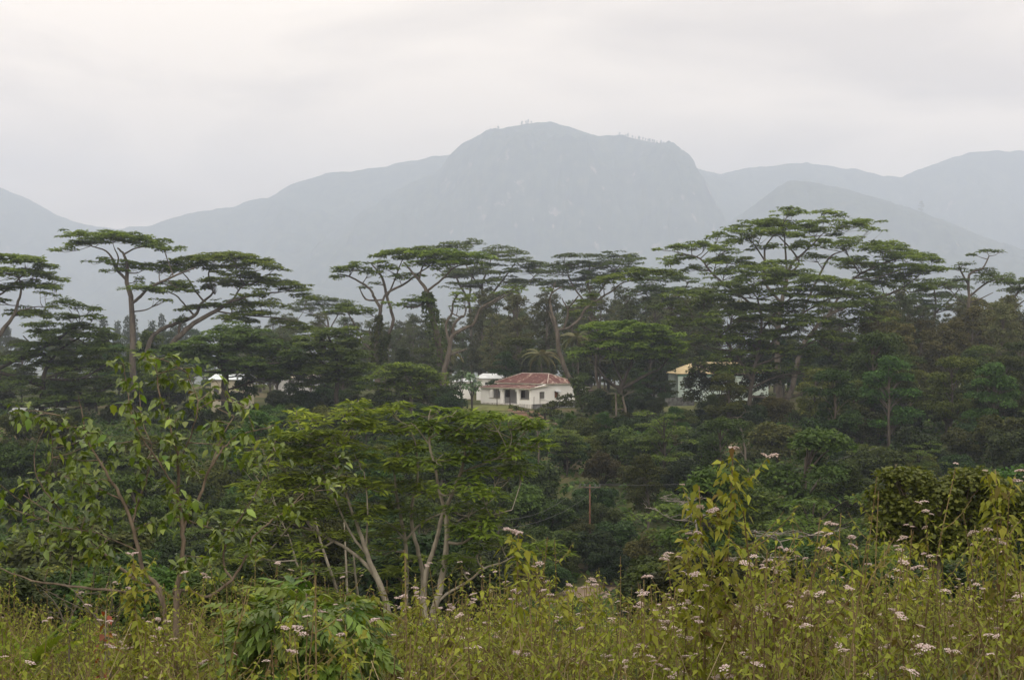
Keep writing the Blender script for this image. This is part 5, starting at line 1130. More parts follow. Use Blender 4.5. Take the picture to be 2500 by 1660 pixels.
bare('dead_tree', 'pale leafless tree behind the tall flowering weed', 58, [[(1728, 1400, 9), (1722, 1352, 8), (1705, 1312, 7.5), (1698, 1275, 7), (1688, 1255, 6), (1674, 1238, 5), (1670, 1222, 3)], [(1690, 1258, 4), (1660, 1270, 3.5), (1625, 1260, 2.5), (1600, 1240, 1.5)], [(1674, 1238, 3.5), (1690, 1225, 3), (1715, 1212, 2)], [(1672, 1230, 3), (1650, 1222, 2.5), (1620, 1212, 1.5)], [(1692, 1265, 3.5), (1720, 1258, 3), (1750, 1250, 1.5)]], 81, nt=6, flat=0.5)
bare('dead_tree', 'flat-topped leafless tree right of the tall flowering weed', 52, [[(1935, 1420, 7), (1925, 1370, 6), (1905, 1325, 5), (1890, 1312, 4)], [(1900, 1320, 4), (1870, 1305, 3), (1840, 1297, 1.5)], [(1905, 1322, 4), (1960, 1308, 3), (2010, 1300, 2), (2045, 1296, 1.2)], [(1890, 1312, 2.5), (1900, 1300, 2)]], 82, nt=8, flat=0.25)
bare('dead_tree', 'low leafless grey tree just above the weeds, right of the dirt road', 44, [[(1895, 1460, 7), (1888, 1420, 6), (1880, 1390, 4.5)], [(1882, 1395, 4), (1850, 1382, 3), (1815, 1368, 2), (1775, 1362, 1)], [(1880, 1392, 4), (1910, 1375, 3), (1945, 1362, 1.5)], [(1850, 1382, 2.5), (1870, 1365, 2), (1895, 1358, 1)]], 83, nt=8, flat=0.35)
bare('dead_tree', 'bent pale snag standing right of the leaning tree by the house', 219, [[(1464, 1010, 9), (1461, 950, 8), (1455, 899, 6.5), (1455, 866, 6), (1464, 841, 5.5), (1466, 819, 5), (1448, 790, 4), (1437, 772, 2.5)], [(1446, 786, 2), (1456, 778, 1.5)]], 84, mat='bark', nt=1)
for i, (D, lm) in enumerate([(186, [[(1511, 1125, 6), (1508, 1060, 5.5), (1504, 1000, 5), (1503, 960, 3)]]), (186, [[(1538, 1110, 8), (1536, 1060, 7), (1528, 1010, 6), (1520, 970, 4)]]), (150, [[(1316, 1190, 5), (1315, 1120, 4.5), (1312, 1060, 3.5), (1306, 1030, 2)]]), (150, [[(1830, 1190, 6), (1822, 1130, 5.5), (1816, 1080, 4.5), (1800, 1020, 3)]])]):
    bare('dead_tree', ['thin pale bare trunk below the low bright umbrella tree, left of a pair', 'thicker pale bare trunk below the low bright umbrella tree, right of a pair', 'slim bare trunk in the dark thicket below the right corner of the house', 'bare trunk slanting out of the thicket below the dense layered tree'][i], D, lm, 90 + i, mat='bark', nt=3)
c0 = at(1440, 1275, 128); g = gz(c0[0], c0[1])
pole = thing('utility_pole', 'rusty utility pole with wooden crossarm in the thicket', 'pole', (c0[0], c0[1], g))
ht = at(1440, 1183, 128)[2] - g
mb = MB(); mb.tube([(0, 0, -0.4), (0, 0, ht * 0.5), (0, 0, ht)], [0.085, 0.075, 0.065], 8); mb.build('post', M['pole'], pole, True)
mb = MB(); mb.box(-0.95, 0.95, -0.15, -0.09, ht - 0.25, ht - 0.15); mb.build('crossarm', M['bark'], pole)
for x in (-0.85, -0.45, 0.45, 0.85):
    mb = MB(); mb.tube([(x, -0.137, ht - 0.129), (x, -0.137, ht + 0.0), (x, -0.137, ht + 0.06)], [0.05, 0.06, 0.03], 7); mb.build('insulator', M['dark_pane'], pole)
for i, x in enumerate((-0.85, 0.85)):
    a = np.array([c0[0] + x, 127.86, g + ht + 0.07]); b1 = at(1180, 1268, 70) + np.array([0, 0, -0.5 * i]); b2 = at(2150, 1090, 150)
    mb = MB(); s = np.linspace(0, 1, 17)[:, None]
    mb.tube(a * (1 - s) + b1 * s - np.array([0, 0, 1.0]) * 4 * s * (1 - s) * 0.9, np.full(17, 0.012), 4)
    mb.tube(a * (1 - s) + b2 * s - np.array([0, 0, 1.0]) * 4 * s * (1 - s) * 1.3, np.full(17, 0.012), 4)
    o = mb.build('power_line', M['wire']); tag(o, ['upper power line running through the utility pole', 'lower power line running through the utility pole'][i], 'wire')

# ---------------------------------------------------------------- bush at the right, about 26 m away
leafy('leafy_bush', 'bushy small-leaved tree rising above the weeds at the right', 2290, 1360, 27,
      [(2180, 1165, 46, 28), (2230, 1180, 60, 40), (2160, 1225, 50, 44), (2220, 1250, 56, 44), (2290, 1215, 70, 50), (2370, 1175, 66, 36), (2420, 1200, 60, 44), (2350, 1250, 66, 48), (2440, 1255, 56, 50), (2150, 1275, 44, 30), (2290, 1290, 60, 36), (2400, 1300, 56, 36), (2480, 1230, 50, 50), (2480, 1300, 50, 40), (2530, 1260, 60, 60), (2225, 1305, 60, 40), (2335, 1325, 70, 42), (2175, 1315, 46, 34), (2280, 1345, 60, 34), (2410, 1340, 60, 36)],
      'right_bush', 'bark_brown', 0.085, 48, 91, 'bush', T_DIA, 2.0)

# ---------------------------------------------------------------- large-leaved shrub at the left, about 14 m away
LEAFM = {}
def leaf_meshes(key, mat, tmpl, tints, wides=(1.0,)):
    LEAFM[key] = []
    for t in tints:
        for w in wides:
            mb = MB(); mb.add(tmpl[0] * np.array([1, w, 1]), tmpl[1], t); LEAFM[key].append(mb.mesh('leaf', M[mat], True))
leaf_meshes('big', 'big_leaf', T_LEAF, (0.15, 0.3, 0.45, 0.6, 0.75, 0.95), (0.9, 1.15))
leaf_meshes('orange', 'orange_leaf', T_LEAF, (0.2, 0.6, 1.0), (1.0,))
leaf_meshes('yellow', 'weed_leaf', T_LEAF, (0.1, 0.75, 1.0), (0.9,))
leaf_meshes('weed', 'weed_leaf', T_WEED, (0.1, 0.3, 0.5, 0.65, 0.8, 0.95), (1.0,))
def put(obj, pos, X, Y, Z, s):
    m = Matrix(((X[0] * s, Y[0] * s, Z[0] * s, pos[0]), (X[1] * s, Y[1] * s, Z[1] * s, pos[1]), (X[2] * s, Y[2] * s, Z[2] * s, pos[2]), (0, 0, 0, 1)))
    obj.matrix_basis = m
SD = 14.0
sr = np.random.default_rng(19)
sb = at(425, 1449, SD); sg = gz(sb[0], sb[1]); SO = np.array([sb[0], sb[1], sg])
shrub = thing('large_leaved_shrub', 'tall open shrub with big glossy drooping leaves in the left foreground', 'shrub', SO)
limbs = [[(430, 1470, 15), (428, 1449, 14), (442, 1392, 12), (447, 1319, 11), (442, 1262, 9.5), (434, 1202, 8), (436, 1132, 7), (425, 1080, 5.5), (405, 1010, 4.5), (390, 963, 4), (382, 900, 2.5), (384, 875, 1.5)],
 [(400, 1480, 11), (352, 1400, 10), (338, 1349, 10), (321, 1280, 9), (295, 1219, 8.5), (269, 1176, 7), (238, 1124, 5.5), (208, 1072, 4), (195, 1015, 3), (186, 967, 1.5)],
 [(446, 1300, 8), (455, 1265, 8), (466, 1245, 8), (481, 1210, 7.5), (503, 1150, 6), (533, 1098, 4.5), (575, 1065, 3.5), (640, 1050, 2)],
 [(400, 1478, 9), (338, 1427, 8), (278, 1392, 7), (217, 1349, 6), (152, 1319, 4.5), (90, 1270, 3.5), (0, 1215, 2)],
 [(400, 1480, 8), (321, 1440, 7), (217, 1423, 6), (108, 1401, 4.5), (22, 1358, 2.5)],
 [(430, 1470, 9), (500, 1460, 8), (560, 1420, 7), (590, 1370, 6), (607, 1319, 5), (642, 1288, 4), (685, 1254, 3), (725, 1215, 2)],
 [(560, 1420, 6), (538, 1384, 5.5), (545, 1330, 5), (570, 1280, 4), (600, 1230, 3), (640, 1150, 2.5), (660, 1080, 1.5)],
 [(217, 1349, 4), (130, 1260, 3.5), (75, 1190, 3), (55, 1130, 2.5), (75, 1060, 2), (100, 1010, 1.2)], [(75, 1190, 2.5), (110, 1120, 2), (112, 1040, 1.2)],
 [(434, 1202, 5), (390, 1130, 4.5), (350, 1070, 4), (322, 1000, 3), (310, 930, 2), (305, 880, 1)], [(436, 1132, 4), (470, 1060, 3.5), (490, 980, 2.5), (470, 910, 1.5)], [(321, 1280, 5), (340, 1200, 4), (352, 1140, 3), (350, 1090, 2)],
 [(295, 1219, 4), (235, 1195, 3.5), (180, 1175, 2.5), (110, 1160, 1.5)], [(503, 1150, 3.5), (540, 1040, 2.5), (585, 990, 1.5)], [(338, 1349, 4), (250, 1300, 3), (170, 1280, 2), (110, 1250, 1.2)], [(685, 1254, 2.5), (760, 1200, 2), (800, 1178, 1.3), (835, 1178, 1)], [(442, 1262, 4), (500, 1290, 3), (560, 1300, 2)], [(208, 1072, 2), (180, 1050, 1.5), (172, 1010, 1)]]
tb = MB(); nodes = []; k = SD / F
for li, lm in enumerate(limbs):
    P = [at(p[0], p[1], SD) - SO for p in lm]; w = [p[2] * k * 0.5 for p in lm]
    dd = 0 if li == 0 else sr.uniform(-0.55, 0.55)
    for i in range(len(P)): P[i][1] += dd * i / (len(P) - 1)
    if lm[0][1] > 1465: P = [np.array([P[0][0] * 0.4, 0, -0.2])] + P; w = [w[0] * 1.15] + w
    elif nodes:
        b = min(nodes, key=lambda q: np.linalg.norm((q - P[0])[[0, 2]])); sh = b[1] - P[0][1]
        for i in range(len(P)): P[i][1] += sh
        P[0] = b.copy()
    Q = resample(P, 4, 0.004, sr); tb.tube(Q, np.interp(np.linspace(0, len(w) - 1, len(Q)), range(len(w)), w), 7)
    nodes += [q for q in Q[3:]]
NP = np.array(nodes)
clus = [(300, 885), (320, 870), (350, 872), (390, 868), (430, 878), (465, 900), (490, 930), (300, 950), (345, 925), (395, 915), (440, 930), (290, 990), (330, 980), (400, 985), (450, 978), (510, 955), (480, 985), (560, 985), (600, 985), (360, 1020), (420, 1025), (95, 1000), (60, 1008), (140, 1010), (110, 1030), (250, 1052), (300, 1035), (275, 1070), (340, 1062), (385, 1070), (425, 1062), (480, 1038), (520, 1050), (575, 1062), (620, 1058), (648, 1050), (600, 1080), (190, 1075), (222, 1060), (170, 1098), (200, 1115), (240, 1135), (300, 1098), (355, 1120), (405, 1120), (460, 1110), (500, 1095), (345, 1168), (400, 1180), (330, 1205), (200, 1160), (140, 1168), (100, 1155), (70, 1200), (35, 1150), (130, 1210), (180, 1215), (230, 1220), (120, 1250), (60, 1280), (25, 1335), (40, 1310), (100, 1290), (170, 1290), (215, 1300), (260, 1250), (250, 1330), (300, 1320), (350, 1285), (400, 1230), (420, 1260), (370, 1275), (450, 1260), (500, 1270), (540, 1285), (590, 1290), (615, 1330), (560, 1310), (530, 1330), (280, 1370), (230, 1380), (300, 1415), (150, 1330), (80, 1340), (690, 1090), (640, 1130), (605, 1130), (800, 1180), (830, 1188), (770, 1170), (720, 1230), (150, 1240), (90, 1220), (210, 1250), (160, 1120), (440, 1190), (310, 1250), (20, 1240), (190, 1350), (10, 1200)]
clus += [tuple((np.array([1250 + (q[0] + SO[0]) / (q[1] + SO[1]) * F, 830 - (q[2] + SO[2]) / (q[1] + SO[1]) * F]) + sr.normal(0, 16, 2))) for q in NP[sr.choice(len(NP), 46, replace=False)] if 830 - (q[2] + SO[2]) / (q[1] + SO[1]) * F < 1390]
LP = []
for ci, (cx, cy_) in enumerate(clus):
    c = at(cx, cy_, SD) - SO; c[1] += sr.normal(0, 0.32)
    j = int(np.argmin(np.linalg.norm(NP - c, axis=1) + 0.8 * np.maximum(0, NP[:, 2] - c[2]))); s0 = NP[j]
    dist = np.linalg.norm(c - s0)
    if dist > 0.01:
        Q = resample([s0, (s0 + c) / 2 + sr.normal(0, 0.06 * dist, 3), c], 3); tb.tube(Q, np.linspace(0.0055, 0.0028, len(Q)), 5)
    else: Q = np.array([c, c])
    nl = int(sr.integers(13, 20)); base_az = sr.uniform(0, 6.28)
    for q in range(nl):
        p = c + sr.normal(0, 0.055, 3) if q > 3 else Q[sr.integers(len(Q) // 2, len(Q))] + sr.normal(0, 0.012, 3)
        az = base_az + q * 2.4 + sr.normal(0, 0.3)
        LP.append((p, az, sr.normal(-0.55, 0.42), sr.normal(0, 0.45), sr.uniform(0.06, 0.125)))
tb.build('stem', M['bark_brown'], shrub, True)
order = np.argsort([-q[4] for q in LP])
rest = MB()
for rank, i in enumerate(order):
    p, az, pi_, ro, s = LP[i]
    X, Y, Z = frames(np.array([az]), np.array([pi_]), np.array([ro]))
    if rank < 300:
        o = link('leaf', LEAFM['yellow'][int(sr.integers(3))] if sr.uniform() < 0.06 else LEAFM['big'][int(sr.integers(12))], shrub); put(o, p, X[0], Y[0], Z[0], s)
    else:
        rest.inst(T_LEAF[0], T_LEAF[1], np.array([p]), X, Y, Z, np.array([s]), np.array([np.clip(sr.normal(0.45, 0.25), 0, 1)]))
stuff(rest.build('leaves', M['big_leaf'], shrub))

# ---------------------------------------------------------------- bright pinnate shrub in the foreground
pr = np.random.default_rng(23)
PD = 9.6
pb = at(760, 1640, PD); pg = gz(pb[0], pb[1]); PO = np.array([pb[0], pb[1], pg])
psh = thing('pinnate_shrub', 'dense bright green shrub with rows of narrow leaflets in the front weeds', 'shrub', PO)
pin = []
for q in range(4):
    mb = MB(); n = 6; L = 0.27
    arc = lambda t: np.array([L * t, 0, 0.05 * t - 0.13 * t * t])
    mb.tube([arc(t) for t in np.linspace(0, 1, 6)], np.linspace(0.003, 0.0015, 6), 4, 0.6)
    pos = []; az = []; pi_ = []
    for i in range(n):
        t = 0.2 + 0.78 * i / (n - 1)
        for s in (-1, 1): pos.append(arc(t)); az.append(s * (1.0 - 0.4 * t) + pr.normal(0, 0.1)); pi_.append(-0.55 + pr.normal(0, 0.2))
    pos.append(arc(1.0)); az.append(0); pi_.append(-0.5)
    X, Y, Z = frames(np.array(az), np.array(pi_), pr.normal(0, 0.25, len(az)))
    mb.inst(T_LEAF[0] * np.array([1, 0.72, 1]), T_LEAF[1], np.array(pos), X, Y, Z, pr.uniform(0.085, 0.12, len(az)), np.clip(pr.normal(0.25 + 0.18 * q, 0.1, len(az)), 0, 1))
    pin.append(mb.mesh('leaf', M['shrub_leaf'], True))
tb = MB()
kp = PD / F
for i in range(210):
    th = pr.uniform(0, 6.28); rr = math.sqrt(pr.uniform(0, 1)); h = pr.uniform(0.0, 1.0)
    bx = 755 + 145 * rr * math.cos(th); top = 1452 + 60 * ((bx - 745) / 145.0) ** 2 + 16 * math.sin(bx * 0.05)
    by = top + (1640 - top) * h ** 1.2
    p = at(bx, by, PD) - PO; p[1] += 0.42 * rr * math.sin(th)
    d = p - np.array([0, 0, 0.5])
    az = math.atan2(d[1], d[0]) + pr.normal(0, 0.7)
    X, Y, Z = frames(np.array([az]), np.array([pr.normal(0.15, 0.3)]), np.array([pr.normal(0, 0.3)]))
    o = link('leaf', pin[int(pr.integers(4))], psh); put(o, p, X[0], Y[0], Z[0], pr.uniform(0.7, 1.05))
    if i % 5 == 0: tb.tube(resample([(pr.normal(0, 0.05), pr.normal(0, 0.05), 0), tuple(p * np.array([0.5, 0.5, 0.6])), tuple(p)], 3), np.linspace(0.010, 0.003, 7), 5)
tb.build('stem', M['bark_brown'], psh, True)

# ---------------------------------------------------------------- the flowering weeds
def corymb(seed):
    """a flat-topped cluster of small fluffy heads, about 1 unit across"""
    rg = np.random.default_rng(seed); mb = MB(); gb = MB()
    n = 15
    for i in range(n):
        a = i * 2.399; r = 0.46 * math.sqrt((i + 0.5) / n); c = np.array([r * math.cos(a), r * math.sin(a), 0.14 - 0.55 * r * r + rg.normal(0, 0.025)])
        s = rg.uniform(0.085, 0.13); m = 6; v = [c + np.array([0, 0, s * 0.55])]
        for q in range(m):
            b = q * 2 * math.pi / m + rg.uniform(0, 0.6); v.append(c + np.array([s * math.cos(b), s * math.sin(b), rg.uniform(-0.3, 0.25) * s]))
        v.append(c - np.array([0, 0, s * 1.3]))
        mb.add(v, [[0, 1 + q, 1 + (q + 1) % m] for q in range(m)] + [[m + 1, 1 + (q + 1) % m, 1 + q] for q in range(m)], float(np.clip(rg.normal(0.55, 0.25), 0, 1)))
    return mb
COR = [corymb(s) for s in (1, 2, 3)]
CORT = [(np.vstack(c.v), np.vstack([f[:6] for f in c.f]), np.concatenate(c.t)) for c in COR]   # the mass shows only the tops of the heads
CORM = [c.mesh('flower_head', M['flower']) for c in COR]
def weed(h, rg, lean=0.12, flowers=True, dry=0.0, leaf0=0.30, bushy=1.0, tone=None):
    """one plant about its base: stems, leaf frames and flower frames"""
    stems = []; LF = []; FL = []
    if tone is None: tone = float(rg.choice([0.40, 0.28, 0.56, -0.05], p=[0.40, 0.24, 0.20, 0.16]))
    az0 = rg.uniform(0, 6.28); top = np.array([lean * h * math.cos(az0), lean * h * math.sin(az0), h])
    main = resample([(0, 0, -0.05), top * np.array([0.3, 0.3, 0.5]) + rg.normal(0, 0.02, 3), top], 5)
    stems.append((main, 0.0055 * (0.6 + 0.4 * h)))
    br = [main]
    for q in range(int(rg.integers(3, 6) * bushy)):
        i = int(rg.integers(int(len(main) * 0.45), len(main) - 1)); p = main[i]; a = rg.uniform(0, 6.28); ln = rg.uniform(0.16, 0.38) * (1.25 - 0.5 * i / len(main))
        e = p + np.array([math.cos(a) * ln * 0.75, math.sin(a) * ln * 0.75, ln * 0.65])
        b = resample([p, (p + e) / 2 + np.array([0, 0, -0.03]), e], 3); stems.append((b, 0.003)); br.append(b)
    for bi, b in enumerate(br):
        seg = np.linalg.norm(np.diff(b, axis=0), axis=1); L = seg.sum(); cum = np.concatenate([[0], np.cumsum(seg)])
        s = (leaf0 * L if bi == 0 else 0.03); a = rg.uniform(0, 6.28)
        while s < L:
            p = np.array([np.interp(s, cum, b[:, d]) for d in range(3)]); a += math.pi / 2 + rg.normal(0, 0.2)
            if rg.uniform() > dry:
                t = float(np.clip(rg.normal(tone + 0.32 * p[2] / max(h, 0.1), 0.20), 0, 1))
                sz = rg.uniform(0.026, 0.058) * (1.0 if s < L * 0.85 else 0.7)
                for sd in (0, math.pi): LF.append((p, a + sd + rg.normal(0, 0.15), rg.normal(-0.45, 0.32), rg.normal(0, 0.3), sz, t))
            s += rg.uniform(0.030, 0.056)
        if flowers and rg.uniform() < (0.62 if bi else 0.85):
            for q in range(int(rg.integers(1, 3))):
                FL.append((b[-1] + rg.normal(0, 0.018, 3) * np.array([1, 1, 0.6]) + np.array([0, 0, 0.012]), rg.uniform(0, 6.28), rg.uniform(0.030, 0.060)))
    return stems, LF, FL

mass_s = MB(); mass_l = MB(); mass_f = MB(); dry_s = MB()
wr = np.random.default_rng(31)
def add_mass(x, y, h, rg, **kw):
    g = gz(x, y); O = np.array([x, y, g]); st, LF, FL = weed(h, rg, **kw)
    for p, r in st:
        p = p[::2]; mass_s.tube(p + O, np.linspace(r, r * 0.45, len(p)), 3, cap=False)
    if LF:
        X, Y, Z = frames(np.array([q[1] for q in LF]), np.array([q[2] for q in LF]), np.array([q[3] for q in LF]))
        mass_l.inst(T_WEED[0], T_WEED[1], np.array([q[0] for q in LF]) + O, X, Y, Z, np.array([q[4] for q in LF]), np.array([q[5] for q in LF]))
    for p, a, s in FL:
        v, f, t = CORT[int(rg.integers(3))]
        ca, sa = math.cos(a), math.sin(a); tl = rg.normal(0, 0.2, 2)
        w = v * s; w = np.stack([w[:, 0] * ca - w[:, 1] * sa, w[:, 0] * sa + w[:, 1] * ca, w[:, 2] + tl[0] * w[:, 0] + tl[1] * w[:, 1]], 1)
        mass_f.add(w + p + O, f, t)
cnt = 0
while cnt < 2350:
    y = math.sqrt(wr.uniform(6.0 ** 2, 21.5 ** 2)); x = wr.uniform(-0.40, 0.42) * y
    px = 1250 + x / y * F
    if 590 < px < 930 and y < 9.9 and wr.uniform() < 0.75: continue
    hh = 1.16 + 0.95 * (vnoise(np.array(x * 0.9), np.array(y * 0.9), 4) - 0.42) + wr.normal(0, 0.13)
    if y > 15: hh *= 0.9
    den = float(vnoise(np.array(x * 1.1), np.array(y * 1.1), 14))
    if float(vnoise(np.array(x * 2.1), np.array(y * 1.6), 24)) < 0.30: continue
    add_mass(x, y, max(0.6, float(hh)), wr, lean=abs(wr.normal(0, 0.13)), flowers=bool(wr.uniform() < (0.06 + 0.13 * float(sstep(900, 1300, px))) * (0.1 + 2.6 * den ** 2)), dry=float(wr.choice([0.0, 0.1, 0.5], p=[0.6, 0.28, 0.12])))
    cnt += 1
# dry bare stalks leaning through the field
for i in range(240):
    y = wr.uniform(6.3, 16); x = wr.uniform(-0.37, 0.38) * y; g = gz(x, y); h = wr.uniform(0.6, 1.25); a = wr.uniform(0, 6.28); l = abs(wr.normal(0.2, 0.3)) * h
    dry_s.tube(resample([(x, y, g), (x + 0.4 * l * math.cos(a), y + 0.4 * l * math.sin(a), g + h * 0.55), (x + l * math.cos(a), y + l * math.sin(a), g + h)], 3), np.linspace(0.0042, 0.0016, 7), 4)
wm = thing('weed_field', 'tangled mass of yellow-green flowering weeds covering the foreground slope', 'weeds', (0, 0, 0)); stuff(wm)
stuff(mass_s.build('stems', M['stem'], wm)); stuff(mass_l.build('leaves', M['weed_leaf'], wm)); stuff(mass_f.build('flowers', M['flower'], wm)); stuff(dry_s.build('dry_stalks', M['dry_stem'], wm))
# grass blades between the weeds
gb = MB(); gr_ = np.random.default_rng(37); n = 7000
gy = np.sqrt(gr_.uniform(5.5 ** 2, 22 ** 2, n)); gx = gr_.uniform(-0.4, 0.42, n) * gy
pos = np.stack([gx, gy, ground(gx, gy)], 1)
X, Y, Z = frames(gr_.uniform(0, 6.28, n), gr_.normal(1.15, 0.25, n), gr_.normal(0, 0.3, n))
gb.inst(np.array([[0, 0.012, 0], [0, -0.012, 0], [0.5, 0.012, 0.02], [0.5, -0.012, 0.02], [1, 0, -0.12]]), np.array([[0, 1, 3], [0, 3, 2], [2, 3, 4]]), pos, X, Y, Z, gr_.uniform(0.5, 1.05, n), np.clip(gr_.normal(0.5, 0.25, n), 0, 1))
o = stuff(gb.build('grass', M['grass'])); tag(o, 'grass blades growing between the foreground weeds', 'grass')

def single_weed(label, px, py_top, D, seed, group=None, lean=0.06, bushy=1.0, leaf0=0.3, flowers=True, dry=0.0):
    rg = np.random.default_rng(seed); t = at(px, py_top, D); g = gz(t[0], t[1])
    root = thing('flowering_weed', label, 'weed', (t[0], t[1], g), group)
    st, LF, FL = weed(t[2] - g, rg, lean, flowers, dry, leaf0, bushy, 0.48)
    if bushy > 2:
        mp_ = st[0][0]
        for q in range(int(34 * bushy)):
            f = rg.choice([rg.uniform(0.60, 0.76), rg.uniform(0.80, 0.99)]) * (len(mp_) - 1); i = min(int(f), len(mp_) - 2)
            p = mp_[i] + (mp_[i + 1] - mp_[i]) * (f - i); a = rg.uniform(0, 6.28); d = rg.uniform(0.01, 0.11)
            LF.append((p + np.array([d * math.cos(a), d * math.sin(a), rg.normal(0, 0.03)]), a + rg.normal(0, 0.5), rg.normal(-0.7, 0.3), rg.normal(0, 0.3), rg.uniform(0.035, 0.062), float(np.clip(rg.normal(0.66, 0.2), 0, 1))))
    mb = MB()
    for p, r in st: mb.tube(p, np.linspace(r, r * 0.45, len(p)), 5)
    mb.build('stem', M['stem'], root, True)
    for p, a, pi_, ro, s, tt in LF:
        X, Y, Z = frames(np.array([a]), np.array([pi_]), np.array([ro])); o = link('leaf', LEAFM['weed'][min(5, int(tt * 6))], root); put(o, p, X[0], Y[0], Z[0], s * 1.5)
    for p, a, s in FL:
        o = link('flower_head', CORM[int(rg.integers(3))], root); o.location = tuple(p); o.rotation_euler = (rg.normal(0, 0.2), rg.normal(0, 0.2), a); s *= 1.2; o.scale = (s, s, s)
    return root
single_weed('tallest flowering weed, standing alone against the dark valley right of centre', 1762, 1100, 8.6, 201, bushy=4.2, leaf0=0.42, lean=0.03)
single_weed('leafy flowering stalk leaning beside the tallest weed, lower than it', 1735, 1190, 8.7, 202, bushy=3.0, leaf0=0.4, lean=0.05)
single_weed('flowering weed with hanging leaves standing clear in front of the dirt road, left', 1258, 1295, 9.2, 203, bushy=2.2, leaf0=0.6)
single_weed('short flowering weed just right of the one in front of the road', 1345, 1388, 9.5, 204, leaf0=0.6)
single_weed('white-topped weed left of the pale leafless tree', 1645, 1308, 9.0, 205, bushy=2.2, leaf0=0.5)
single_weed('flowering weed below the tallest one, right of its stem', 1812, 1375, 8.8, 206, bushy=1.3)
single_weed('weed crowned with white flowers in front of the flat leafless tree', 1932, 1350, 9.2, 207, bushy=1.4)
single_weed('bare-topped dry weed stalk rising between the two leafless trees', 1962, 1262, 9.4, 208, flowers=False, dry=0.45, bushy=1.0)
single_weed('weed with broad white flower plate left of the right-hand bush', 2092, 1318, 9.8, 209, bushy=1.5)
single_weed('weed with white flowers in front of the right-hand bush stem', 2222, 1288, 9.6, 210, bushy=1.2)
single_weed('flower-topped weed at the right edge of the picture', 2478, 1150, 9.0, 211, bushy=3.4, leaf0=0.4)
single_weed('second tall weed at the right edge, lower than its neighbour', 2440, 1290, 9.4, 212, bushy=1.4)
single_weed('flowering weed growing up against the stems of the large-leaved shrub', 352, 1352, 11.5, 213, bushy=3.4, leaf0=0.35)
single_weed('weed right of the large-leaved shrub trunk, small white tops', 470, 1410, 11.8, 214, bushy=1.4)
single_weed('weed with fluffy white tops beside the right pale trunks', 990, 1435, 10.5, 215, bushy=1.0, leaf0=0.6)
single_weed('bushy yellow flowering weed right of the pale trunks', 1168, 1398, 10.0, 216, bushy=2.0)
sw = np.random.default_rng(41)
for i in range(30):
    px = sw.uniform(900, 2460) if i % 4 else sw.uniform(60, 900)
    top = np.interp(px, [0, 500, 900, 1250, 1700, 2100, 2500], [1500, 1485, 1490, 1430, 1400, 1350, 1320]) + sw.uniform(-20, 45)
    D = sw.uniform(8.2, 11.5)
    zone = 'at the left of the picture' if px < 520 else ('in front of the pale trunks' if px < 1180 else ('below the dirt road' if px < 1620 else ('in the middle right of the field' if px < 2080 else 'below the right-hand bush')))
    single_weed(f'white-flowered weed on the skyline of the field {zone}', px, top, D, 300 + i, f'skyline weeds {zone}', bushy=sw.uniform(0.9, 1.6))

# bare twigs, orange-leaved sapling, fern fronds and tall grass at the edges
bare('bare_sapling', 'leafless pale sapling with fanned twigs at the lower left', 11.5, [[(398 - 130, 1610, 6), (258, 1540, 5), (210, 1480, 3.5), (180, 1440, 2)], [(258, 1540, 3), (275, 1470, 2.5), (270, 1430, 1.5)], [(230, 1500, 2.5), (150, 1460, 2), (95, 1430, 1)], [(262, 1550, 2.5), (300, 1490, 2), (325, 1450, 1)]], 85, nt=4, mat='bark', cat='sapling')
bare('bare_sapling', 'leafless twiggy sapling left of the orange-leaved one', 12.2, [[(170, 1600, 5), (160, 1530, 4), (140, 1480, 3), (105, 1440, 1.5)], [(160, 1530, 2.5), (185, 1480, 2), (205, 1450, 1)]], 86, nt=4, mat='bark', cat='sapling')
orr = np.random.default_rng(87)
c = at(255, 1600, 10.8); g = gz(c[0], c[1]); ob = thing('orange_leaved_sapling', 'small sapling with rusty orange leaves at the lower left', 'sapling', (c[0], c[1], g))
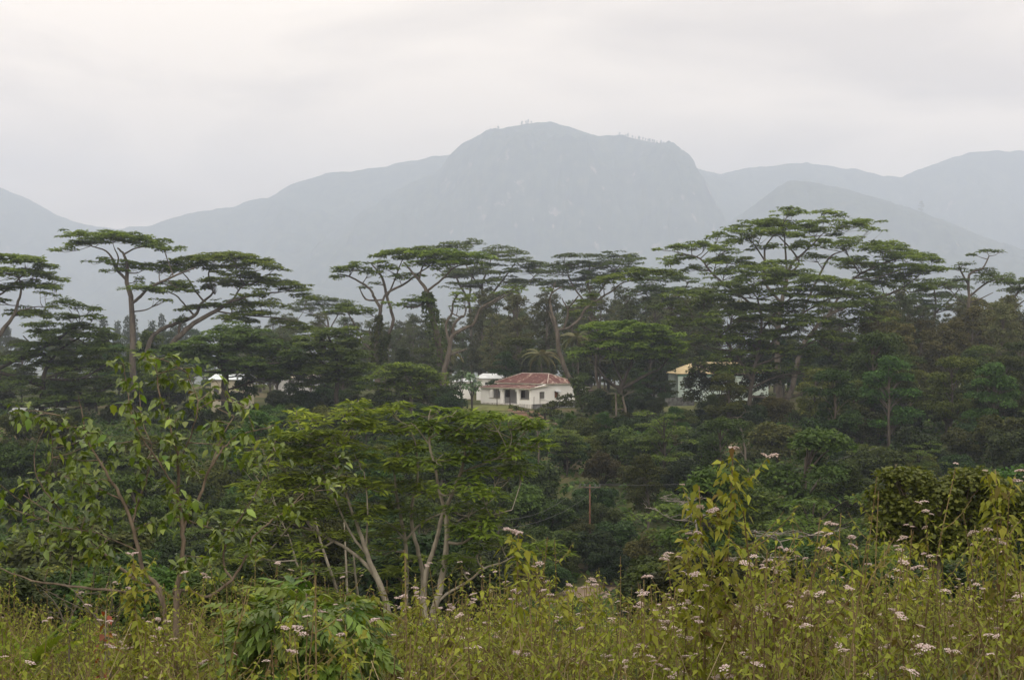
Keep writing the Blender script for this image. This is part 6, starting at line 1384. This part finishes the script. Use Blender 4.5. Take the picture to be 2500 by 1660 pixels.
OO = np.array([c[0], c[1], g]); top = at(258, 1490, 10.8) - OO
mb = MB(); mb.tube(resample([(0, 0, -0.1), tuple(top * np.array([0.4, 1, 0.55])), tuple(top)], 4), np.linspace(0.011, 0.004, 9), 6); mb.build('stem', M['bark_pale'], ob, True)
for i in range(26):
    t = orr.uniform(0.62, 1.0); X, Y, Z = frames(np.array([i * 2.4]), orr.normal(-0.4, 0.3, 1), orr.normal(0, 0.4, 1))
    o = link('leaf', LEAFM['orange'][int(orr.integers(3))], ob); put(o, top * np.array([t, 1, t]) + orr.normal(0, 0.03, 3), X[0], Y[0], Z[0], orr.uniform(0.06, 0.11))
c = at(60, 1560, 12.5); g = gz(c[0], c[1]); fe = thing('fern', 'tall fern with long upright fronds at the lower left corner', 'fern', (c[0], c[1], g))
ft = feather(14, 0.22, 0.35); mb = MB(); mb.add(ft[0], ft[1], 0.5); fmesh = mb.mesh('frond', M['feather'])
fz = at(60, 1560, 12.5)[2] - g
for i in range(11):
    X, Y, Z = frames(np.array([i * 2.4]), orr.normal(0.85, 0.25, 1), orr.normal(0, 0.3, 1)); o = link('frond', fmesh, fe); put(o, np.array([0, 0, max(0.0, fz - 0.3)]), X[0], Y[0], Z[0], orr.uniform(0.45, 0.7))
mb = MB(); mb.tube([(0, 0, -0.1), (0, 0, max(0.1, fz - 0.28))], [0.03, 0.02], 6); mb.build('stem', M['bark_brown'], fe)
c = at(2010, 1480, 9.6); g = gz(c[0], c[1]); tg = thing('tall_grass', 'clump of tall thin green grass blades arching right of centre', 'grass', (c[0], c[1], g))
for i in range(22):
    a = orr.normal(0.2, 0.9); h = orr.uniform(1.2, 1.75); l = orr.uniform(0.05, 0.45)
    mb = MB(); mb.tube(resample([(orr.normal(0, 0.05), orr.normal(0, 0.05), 0), (l * 0.25 * math.cos(a), l * 0.25 * math.sin(a), h * 0.6), (l * math.cos(a), l * math.sin(a), h)], 4), np.linspace(0.004, 0.0012, 9), 3, float(orr.uniform(0.3, 0.9))); mb.build('blade', M['grass'], tg)
